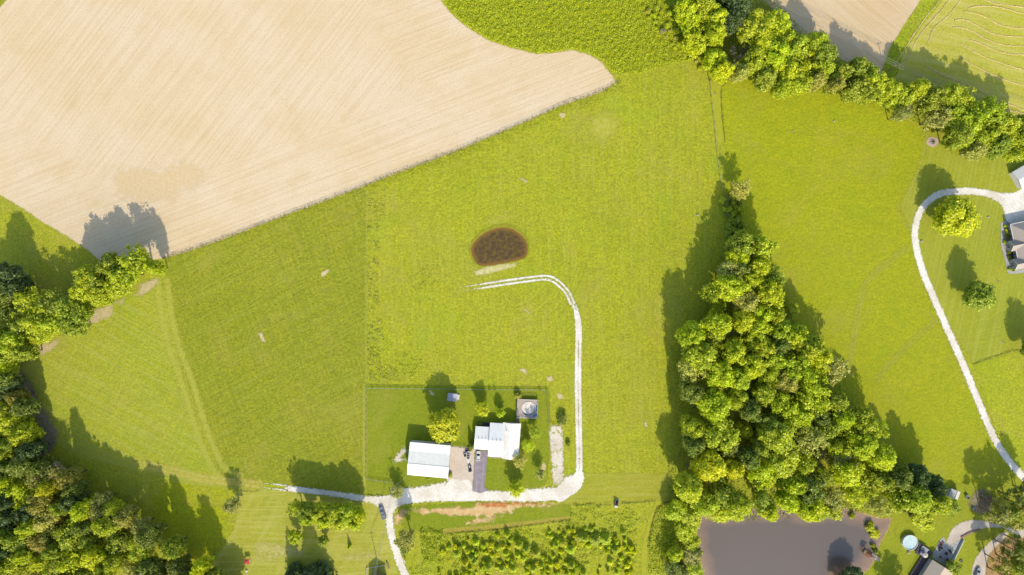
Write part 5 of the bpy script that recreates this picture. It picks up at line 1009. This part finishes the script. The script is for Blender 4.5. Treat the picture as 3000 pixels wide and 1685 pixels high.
MB().add([(-1.1, -1.1, 2.0), (1.1, -1.1, 2.0), (1.1, 1.1, 2.0), (-1.1, 1.1, 2.0), (0, 0, 2.5)], [(0, 1, 4), (1, 2, 4), (2, 3, 4), (3, 0, 4), (3, 2, 1, 0)]).build('canopy', plain('faded_red', (216, 96, 84), .8, .2), o)
for a in (-1, 1):
    for b_ in (-1, 1): MB().box(a-.04, a+.04, b_-.04, b_+.04, 0, 2.0).build('post', M_STEEL, o)
o = MB().cyl((0, 0, 0), (0, 0, .5), .42, .5, 14).build('tub', M_WHITEP); o.location = (*G(723.5, 1673), 0); tag(o, 'white round tub below the red garden canopy', 'tub')
# trailer bits in the lane corner
o = MB().box(-.35, .35, -1.6, 1.6, .2, .5).build('log', M_WOOD, None, .05); o.location = (*G(1136, 1655), 0); o.rotation_euler = (0, 0, .3); tag(o, 'long dark timber lying in pale grass left of the lane', 'timber')
# ---- fire pits
def firepit(px, py, r, label, ash=True):
    x, y = G(px, py); o = empty('fire_pit', (x, y, 0), 0, label, 'fire pit'); rr = random.Random(int(px))
    if ash: MB().prism([(r*(1+rr.uniform(-.08, .08))*math.cos(6.2832*i/24), r*.86*(1+rr.uniform(-.08, .08))*math.sin(6.2832*i/24)) for i in range(24)], 0, .09).build('ash_bed', soil_plain, o)
    s0 = None
    for i in range(12):
        a = 6.2832*i/12; q = MB().sphere((math.cos(a)*r*.42, math.sin(a)*r*.40, .2), .24, 7, 5, .8, .15, i).build('stone', M_STONE, o)
    for i in range(4): MB().cyl((math.cos(i)*.8, math.sin(i)*.7, .15), (-math.cos(i+.4)*.7, -math.sin(i+.4)*.7, .45+.05*i), .1, .08, 6).build('log', M_BURNT, o)
soil_plain = plain('pale_ash', (226, 202, 184), .95, .1, var=.15, scale=1.5); M_STONE = plain('field_stone', (196, 190, 184), .85, .2, var=.1); M_BURNT = plain('charred_wood', (90, 80, 78), .9, .1)
firepit(2732, 416, 2.6, 'round fire pit on a pale ash circle below the tree line')
firepit(2815, 1643, .9, 'small stone fire ring on the lawn east of the patio', False)
for i, (px, py, r, lb) in enumerate([(2700, 707, .5, 'pale boulder on the inner edge of the east drive'), (2895, 636, .45, 'small stone on the lawn right of the big yellow-green tree'), (2043, 630, .45, 'pale stone in the pasture near the shadow of the wood'), (2444, 355, .4, 'pale stone in the east pasture, nearest the tree line'), (2322, 385, .3, 'small pale stone in the east pasture below the mown path bend')]):
    o = MB().sphere((0, 0, r*.4), r, 9, 6, .7, .18, i).build('boulder', M_STONE); o.location = (*G(px, py), 0); tag(o, lb, 'stone')
for i, (px, py, lb) in enumerate([(2921, 823, 'small dark post on the striped lawn, the upper of two'), (2911, 842, 'small dark post on the striped lawn, the lower of two'), (2938, 1003, 'pole with a white base on the striped lawn near the right edge'), (2095, 275, 'dark feeder post on the mown path')]):
    x, y = G(px, py); o = empty('lawn_post', (x, y, 0), 0, lb, 'post'); MB().cyl((0, 0, 0), (0, 0, 1.3), .09, .07, 7).build('post', M_BURNT, o); MB().cyl((0, 0, 0), (0, 0, .12), .4, .35, 10).build('base', M_STONE, o)
# ---- grey house on the right edge
x, y = G(2959, 658, 3.2); GH = empty('grey_house', (x, y, 0), R_(12.5), 'large house with grey-brown hipped roof at the right edge', 'house')
LN, WD, ze, zr = 19.5, 17.0, 3.3, 7.4
MB().box(.6, WD-.6, -LN+.6, -.6, -.2, ze-.1).build('wall', M_SIDE2, GH)
c0, c1, c2, c3 = (0, -LN, ze), (WD, -LN, ze), (WD, 0, ze), (0, 0, ze); r0, r1 = (WD/2, -LN+8, zr), (WD/2, -8, zr)
MB().add([c0, c1, c2, c3, r0, r1], [(0, 1, 4), (1, 2, 5, 4), (2, 3, 5), (3, 0, 4, 5), (3, 2, 1, 0)]).build('roof', M_GREYROOF, GH)
mb = MB()
for a, b_ in ((c0, c1), (c1, c2), (c2, c3), (c3, c0)): mb.bar((a[0], a[1], ze-.02), (b_[0], b_[1], ze-.02), .28, .2)
mb.build('fascia', M_FRAME, GH)
for (ya, yb) in ((-11.6, -6.9), (-19.9, -15.0)):
    w_ = MB(); ym = (ya+yb)/2
    P = [(-1.6, ya+.25, -.2), (-1.6, yb-.25, -.2), (-1.6, yb-.25, 3.1), (-1.6, ym, 5.0), (-1.6, ya+.25, 3.1)]; P += [(3.0, p[1], p[2]) for p in P]
    g_o = w_.add(P, [(0, 1, 2, 3, 4), (9, 8, 7, 6, 5)]+[(i, 5+i, 5+(i+1) % 5, (i+1) % 5) for i in range(5)]).build('gable_wall', M_SIDE2, GH)
    MB().slab([(-1.9, ya, 3.05), (6, ya, 3.05), (6, ym, 5.3), (-1.9, ym, 5.3)], .12).build('roof', M_GREYROOF, GH); MB().slab([(-1.9, ym+.004, 5.29), (6, ym+.004, 5.29), (6, yb, 3.05), (-1.9, yb, 3.05)], .12).build('roof', M_GREYROOF, GH)
    MB().bar((-1.95, ya, 3.05), (-1.95, ym, 5.3), .16).bar((-1.95, ym, 5.3), (-1.95, yb, 3.05), .16).build('gable_trim', M_FRAME, GH); window(GH, -1.62, ym, 1.0, 1.7, 1.6, 'w', 2)
for y_ in (-3, -5.2, -13.2): window(GH, .6, y_, 1.0, 1.2, 1.5, 'w')
MB().prism([(-1.0, -14.8), (.6, -14.8), (.6, -11.8), (-1.0, -11.8)], -.1, .35).build('porch', M_DARKDECK, GH)
area('flower_bed', T5([(800, 630), (860, 660), (905, 880), (870, 1000), (900, 1150), (935, 1300), (1061, 1290), (1100, 1300), (1080, 1345), (845, 1350), (790, 1100), (735, 930), (742, 660)]), M_SOILB, Z(9), .5, .1)
multi('walk', [], m_conc, Z(10.5), .4, .05, lines=[(T5([(815, 630), (752, 660), (747, 790), (745, 930), (790, 1095), (822, 1200), (850, 1345), (960, 1335), (1080, 1310)]), .35)])
x, y = G(2993, 546, 3); GA = empty('white_garage', (x, y, 0), R_(30), 'white building corner at the right edge above the parking area', 'garage'); gable(GA, 0, 9, -.6, 7, 3, 3.9, 'x', walls=M_FRAME, roof=M_FRAME); 
atv(2984, 523, R_(10), 'small red tractor beside the white building at the right edge', 'garden_tractor', 'tractor', .9, (200, 60, 60))
# ---- small white shed, cart, barrel, dead wood
x, y = G(2797.3, 1448.8, 2.4); WS = empty('white_shed', (x, y, 0), R_(-21.5), 'small white-roofed shed between the wood and the pines', 'shed'); gable(WS, -1.95, 1.95, -1.75, 1.75, 2.3, 3.1, 'y', .1, walls=M_SIDING, roof=metal_roof('shed_roof', (238, 234, 230), axis=1), over=.15); MB().bar((.1, -1.9, 3.12), (.1, 1.9, 3.12), .12).build('ridge_cap', M_STEEL, WS); MB().box(-.6, .6, -1.82, -1.75, 0, 1.9).build('door', M_FRAME, WS)
x, y = G(2834, 1456, .6); o = empty('utility_cart', (x, y, 0), R_(35), 'small grey utility cart right of the white shed', 'cart'); MB().box(-.6, .6, -.9, .9, .45, .6).build('bed', M_STEEL, o); MB().box(-.6, .6, -.95, -.88, .6, 1.0).box(-.6, .6, .88, .95, .6, 1.0).box(-.66, -.6, -.95, .95, .6, 1.0).box(.6, .66, -.95, .95, .6, 1.0).build('side_board', M_SIDE2, o); wheels(o, (-.7, .7), (0,), .3, .15); MB().bar((0, .9, .5), (0, 1.8, .4), .08).build('drawbar', M_STEEL, o)
o = MB().cyl((0, 0, 0), (0, 0, .9), .32, n=14).cyl((0, 0, .9), (0, 0, .95), .28, n=14).build('barrel', plain('light_blue_plastic', (110, 180, 214), .4, .4), None, .02); o.location = (*G(2849, 1487.5), 0); tag(o, 'light blue barrel at the edge of the pines', 'barrel')
mb = MB(); rr = random.Random(4)
for i in range(90):
    a = rr.uniform(0, 6.28); q = abs(rr.gauss(0, 1.6)); L = rr.uniform(1, 3.2); x_, y_ = q*math.cos(a)*1.5, q*math.sin(a); z_ = max(.1, 1.3-.35*q)*rr.random(); b2 = a+rr.uniform(-.6, .6); mb.cyl((x_, y_, z_), (x_+L*math.cos(b2), y_+L*math.sin(b2), z_+rr.uniform(-.1, .5)), .05, .02, 4)
o = mb.build('brush_pile', plain('dead_twigs', (140, 120, 122), .9, .1)); o.location = (*G(2888, 1465), 0); tag(o, 'purple-grey pile of dead brush left of the pines', 'brush pile')
# ---- blue round pool and the house at the lower right
x, y = G(2667, 1590, 1.4); RP = empty('above_ground_pool', (x, y, 0), 0, 'round pool with pale blue water on the lakeside lawn', 'pool'); mb = MB(); n = 40; rin, rou = 3.15, 3.35
V = [(r*math.cos(6.2832*i/n), r*math.sin(6.2832*i/n), z) for r, z in ((rou-.08, 0), (rou-.08, 1.45), (rou, 1.45), (rou, 1.52), (rin, 1.52), (rin, .6)) for i in range(n)]
mb.add(V, [(k*n+i, k*n+(i+1) % n, (k+1)*n+(i+1) % n, (k+1)*n+i) for k in range(5) for i in range(n)]); mb.build('pool_wall', M_FRAME, RP); MB().prism(ring_poly(0, 0, rin+.02, n), .9, 1.22).build('water', M_POOL, RP)
mb = MB().bar((-.3, -3.3, 1.5), (-.3, -3.3, 2.3), .06).bar((.3, -3.3, 1.5), (.3, -3.3, 2.3), .06)
for k in range(4): mb.bar((-.3, -3.35-.1*k, 1.3-.3*k), (.3, -3.35-.1*k, 1.3-.3*k), .08)
mb.build('ladder', M_STEEL, RP)
o = MB().box(-.6, .6, -.6, .6, 0, .5).cyl((0, 0, .5), (0, 0, .95), .3, n=12).build('pool_pump', M_TANK, None, .04); o.location = (*G(2661, 1618), 0); tag(o, 'pump box below the round blue pool', 'pump'); 
o = MB().box(-.3, .3, -.4, .4, 0, .6).cyl((0, 0, .6), (0, 0, .8), .15, n=8).build('pool_filter', M_WHITEP, None, .04); o.location = (*G(2641, 1592), 0); tag(o, 'white filter box at the left side of the round blue pool', 'filter')
AH = R_(-32.6); x, y = G(2731.2, 1640.7, 3); TH = empty('tan_house', (x, y, 0), AH, 'tan-roofed house cut by the bottom edge near the lake', 'house')
gable(TH, .3, 10.6, -20, -.2, 3.3, 5.4, 'y', 4.6, walls=M_SIDING, roof=M_TANROOF, over=.35)
for x_ in (2.2, 7.8): window(TH, x_, -.2, 1.0, 1.5, 1.3, 'n')
MB().box(-3.0, -.1, -11.5, -.3, .4, .62).build('side_deck', M_DARKDECK, TH)
for k in range(9): MB().box(-3.0, -2.9, -11.4+k*1.35, -11.3+k*1.35, .6, 1.6).build('post', M_BURNT, TH)
MB().bar((-2.95, -11.4, 1.6), (-2.95, -.5, 1.6), .09).build('railing', M_BURNT, TH)
# pool deck between house and pool
dk = T4([(585, 690), (860, 895), (790, 985), (740, 1000), (690, 990), (520, 900), (560, 830), (585, 760)])
o = MB().prism([G(px, py, .9) for px, py in dk], .7, .95).build('sun_deck', M_DARKDECK); tag(o, 'dark wooden deck joining the round blue pool to the tan-roofed house', 'deck')
o = MB().box(-.95, .95, -.95, .95, 0, .8).build('hot_tub', plain('hot_tub_cover', (170, 166, 196), .6, .3), None, .08); o.location = (*G(2701, 1620, 1.2), .95); o.rotation_euler = (0, 0, AH); tag(o, 'square lilac-grey hot tub on the dark deck', 'hot tub')
x, y = G(2712, 1627.5, 3); o = empty('round_parasol', (x, y, .95), 0, 'round cream parasol on the dark deck', 'parasol'); mb = MB(); n = 12; V = [(1.15*math.cos(6.2832*i/n), 1.15*math.sin(6.2832*i/n), 1.9) for i in range(n)]+[(0, 0, 2.35), (0, 0, 1.88)]
mb.add(V, [(i, (i+1) % n, n) for i in range(n)]+[((i+1) % n, i, n+1) for i in range(n)]).build('canopy', plain('cream_canvas', (226, 222, 206), .8, .2), o); MB().cyl((0, 0, 0), (0, 0, 1.9), .04, n=6).build('pole', M_STEEL, o)
def lounger(px, py, z, ang, mat, label, group):
    o = empty('deck_lounger', (*G(px, py, z), z), ang, label, 'lounger', group); MB().box(-.3, .3, -.9, .35, .3, .4).build('seat', mat, o); MB().slab([(-.3, .35, .4), (.3, .35, .4), (.3, .85, .8), (-.3, .85, .8)], .08).build('backrest', mat, o)
    for a in (-.25, .25):
        for b_ in (-.8, .3): MB().box(a-.03, a+.03, b_-.03, b_+.03, 0, .3).build('leg', M_STEEL, o)
for i in range(5): lounger(2700+i*3.6, 1603+i*2.5, .95, AH, M_SIDE2, 'pale lounger on the dark deck, %s from the pool' % ORD[i], 'loungers on the dark deck')
def armchair(px, py, ang, mat, label, z=.13, name='patio_chair', cat='chair', group='red chairs on the patio'):
    o = empty(name, (*G(px, py), z), ang, label, cat, group); MB().box(-.32, .32, -.32, .32, .3, .45).build('seat', mat, o, .03); MB().box(-.32, .32, .28, .38, .45, .95).build('backrest', mat, o)
    for s in (-.36, .36): MB().box(s-.05, s+.05, -.3, .3, .3, .65).build('armrest', M_BLACK, o)
    for a in (-.28, .28):
        for b_ in (-.26, .26): MB().box(a-.03, a+.03, b_-.03, b_+.03, 0, .3).build('leg', M_BLACK, o)
# patio slab
pt = T4([(1010, 630), (1060, 600), (1110, 720), (1150, 780), (1290, 690), (1400, 640), (1250, 1010), (1090, 1150), (850, 1000), (870, 880), (960, 720)])
o = MB().prism([G(*p) for p in pt], 0, .13).build('patio', m_conc); tag(o, kind='structure')
for i, (a, b_, ang, m_, lb) in enumerate([(1000, 745, 1.0, M_DRED, 'topmost dark red patio chair, beside the drive'), (975, 790, 1.4, M_DRED, 'dark red patio chair just below the topmost one'), (1010, 800, 2.4, M_DRED, 'dark red patio chair on the right of the upper group'), (965, 840, 1.9, M_RED, 'bright red patio chair at the bottom of the upper group'), (985, 970, .4, M_DRED, 'dark red patio chair by the corner of the tan-roofed house'), (1120, 1020, 2.8, M_DRED, 'lowest dark red patio chair, near the white wall'), (1185, 880, 2.2, M_DRED, 'dark brown-red patio chair beside the white wall')]):
    q = T4([(a, b_)])[0]; armchair(q[0], q[1], ang, m_, lb)
for i, (a, b_, w_, l__, ang, m_, lb) in enumerate([(1020, 720, .5, 2.2, AH+1.5, M_DRED, 'long dark red bench at the top of the patio'), (1060, 1000, .5, 1.6, .3, M_SIDE2, 'pale blue-grey bench in the middle of the patio'), (1100, 1090, .6, 1.2, .2, M_SIDE2, 'pale low table at the south corner of the patio')]):
    q = T4([(a, b_)])[0]; o = empty('patio_bench' if i < 2 else 'patio_table', (*G(*q), .13), ang-1.57, lb, 'bench' if i < 2 else 'table'); MB().box(-w_/2, w_/2, -l__/2, l__/2, .38, .46).build('seat' if i < 2 else 'tabletop', m_, o)
    for s1 in (-1, 1):
        for s2 in (-1, 1): MB().box(s1*(w_/2-.08)-.04, s1*(w_/2-.08)+.04, s2*(l__/2-.1)-.04, s2*(l__/2-.1)+.04, 0, .38).build('leg', M_BLACK, o)
for i, (a, b_, r, lb) in enumerate([(1100, 905, .7, 'dark round fire bowl in the middle of the patio'), (1160, 850, .45, 'small dark fire bowl above the larger one on the patio')]):
    q = T4([(a, b_)])[0]; o = MB().cyl((0, 0, 0), (0, 0, .2), r*.5, r*.8, 14).cyl((0, 0, .2), (0, 0, .45), r*.8, r, 14).build('fire_bowl', M_BURNT); o.location = (*G(*q), .13); tag(o, lb, 'fire bowl')
P = [G(*p) for p in T4([(1420, 645), (1250, 990), (1090, 1150)])]; mb = MB()
for a, b_ in zip(P[:-1], P[1:]): mb.bar((*a, .55), (*b_, .55), .28, 1.1)
tag(mb.build('low_wall', M_WHITEP), 'low white wall along the east side of the patio', 'wall')
P = [G(*p) for p in smooth(T4([(1380, 605), (1450, 570), (1520, 530), (1620, 490), (1740, 455)]), 3, False)]; mb = MB()
for a, b_ in zip(P[:-1], P[1:]): mb.bar((*a, .2), (*b_, .2), .7, .5)
tag(mb.build('retaining_wall', M_BRICK), 'reddish block retaining wall on the inside of the curved drive', 'wall')
o = MB().cyl((0, 0, 0), (0, 0, 2.1), .05, n=6).bar((-.4, 0, 2.1), (.4, 0, 2.1), .08).build('clothes_post', M_STEEL); o.location = (*G(2624.5, 1571), 0); tag(o, 'thin grey post on the lawn left of the round blue pool', 'post')
# ---- dock
DA = R_(-30); x, y = G(2547, 1624, 1); DK = empty('boat_dock', (x, y, 0), DA, 'small dock with a brown shelter roof on the east shore of the lake', 'dock')
MB().box(-2.4, 3.2, -1.0, 1.0, .45, .6).build('deck_floor', M_WOOD, DK); MB().box(3.22, 5.4, -.9, .9, .3, .52).build('ramp', M_DECK, DK)
MB().slab([(-2.8, -1.3, 2.8), (-.3, -1.3, 2.8), (-.3, 0, 3.3), (-2.8, 0, 3.3)], .1).build('roof', plain('reddish_roof', (140, 88, 62), .8, .2, var=.15), DK); MB().slab([(-2.8, .004, 3.29), (-.3, .004, 3.29), (-.3, 1.3, 2.8), (-2.8, 1.3, 2.8)], .1).build('roof', plain('brown_roof', (110, 78, 66), .8, .2), DK)  # first slope lighter red-brown, second slope darker brown
for a in (-2.5, -.6):
    for b_ in (-.9, .9): MB().box(a-.07, a+.07, b_-.07, b_+.07, -.3, 2.85).build('post', M_WOOD, DK)
MB().bar((-.2, -.95, 1.4), (3.1, -.95, 1.4), .08).bar((-.2, .95, 1.4), (3.1, .95, 1.4), .08).build('railing', M_WHITEP, DK)
for i, (a, b_) in enumerate([(1.0, .3), (1.8, -.4)]): c_, s_ = math.cos(DA), math.sin(DA); armchair(0, 0, 1+i, M_SIDE2, 'grey chair on the dock, %s the shelter' % ('next to', 'farther from')[i], .6, 'dock_chair', 'chair', 'chairs on the dock'); q = bpy.data.objects[-1] if False else None
for o in [o for o in COL.objects if o.name.startswith('dock_chair')]:
    k = 0 if 'next' in o['label'] else 1; a, b_ = [(1.0, .3), (1.8, -.4)][k]; o.location = (x+a*math.cos(DA)-b_*math.sin(DA), y+a*math.sin(DA)+b_*math.cos(DA), .6)
# ---- raked hay in the top right field
M_HAY = plain('raked_hay', (228, 206, 140), .95, .1, var=.12, scale=1.2, bump=.6)
HAY = [[(2150, 62), (2240, 46), (2350, 50), (2450, 72), (2575, 105), (2800, 150)], [(2125, 86), (2200, 100), (2290, 132), (2380, 185), (2460, 205), (2575, 214), (2800, 230)], [(2050, 152), (2130, 150), (2230, 200), (2330, 250), (2430, 272), (2575, 280), (2800, 300)], [(2035, 205), (2150, 222), (2260, 280), (2350, 322), (2460, 345), (2575, 350), (2800, 370)],
       [(2160, 298), (2260, 335), (2350, 378), (2450, 405), (2575, 415), (2800, 430)], [(2100, 330), (2200, 390), (2300, 440), (2420, 480), (2575, 530), (2800, 600)], [(2250, -20), (2330, 20), (2440, 40), (2575, 55), (2800, 80)], [(1945, 0), (1850, 110), (1740, 260), (1650, 410), (1590, 500)], [(2010, 0), (1930, 100), (1800, 250), (1700, 420), (1650, 510)], [(2095, 0), (2010, 110), (1900, 210), (1850, 320)],
       [(1840, 500), (1950, 560), (2100, 620), (2250, 690), (2400, 760), (2575, 830), (2800, 900)], [(1750, 560), (1900, 640), (2100, 720), (2300, 790), (2575, 860), (2800, 930)], [(2080, 430), (2250, 520), (2400, 590), (2575, 650), (2800, 720)]]
for i, L in enumerate(HAY):
    P = W(smooth(TD(L), 10, False)); rr = random.Random(i); V = []; F = []; w0 = .30 if i not in (0,) else .3; h0 = .28
    for k, (x, y) in enumerate(P):
        a = P[max(k-1, 0)]; b_ = P[min(k+1, len(P)-1)]; dx, dy = b_[0]-a[0], b_[1]-a[1]; l = math.hypot(dx, dy); nx_, ny_ = -dy/l, dx/l; w_ = w0*rr.uniform(.6, 1.3); z_ = h0*rr.uniform(.5, 1.2); jx = rr.uniform(-.15, .15)
        for q, z in ((-1, .045), (-.45, z_*.8), (0, z_), (.5, z_*.75), (1, .045)): V.append((x+nx_*(w_*q+jx)-P[0][0], y+ny_*(w_*q+jx)-P[0][1], z))
        if k:
            for q in range(4): F.append(((k-1)*5+q, k*5+q, k*5+q+1, (k-1)*5+q+1))
    o = mesh_obj('hay_windrow', V, F, M_HAY); o.location = (P[0][0], P[0][1], .02)
    place = ('%s of the curved windrows of raked hay, counted from the top' % ORD[[1, 2, 3, 4, 5, 6, 0][i]]) if i < 7 else ('%s of the straight hay windrows beside the field edge' % ['leftmost', 'middle', 'rightmost'][i-7] if i < 10 else '%s of the hay windrows lying in tree shadow' % ['middle', 'lowest', 'upper'][i-10])
    tag(o, place, 'windrow', 'windrows of raked hay')
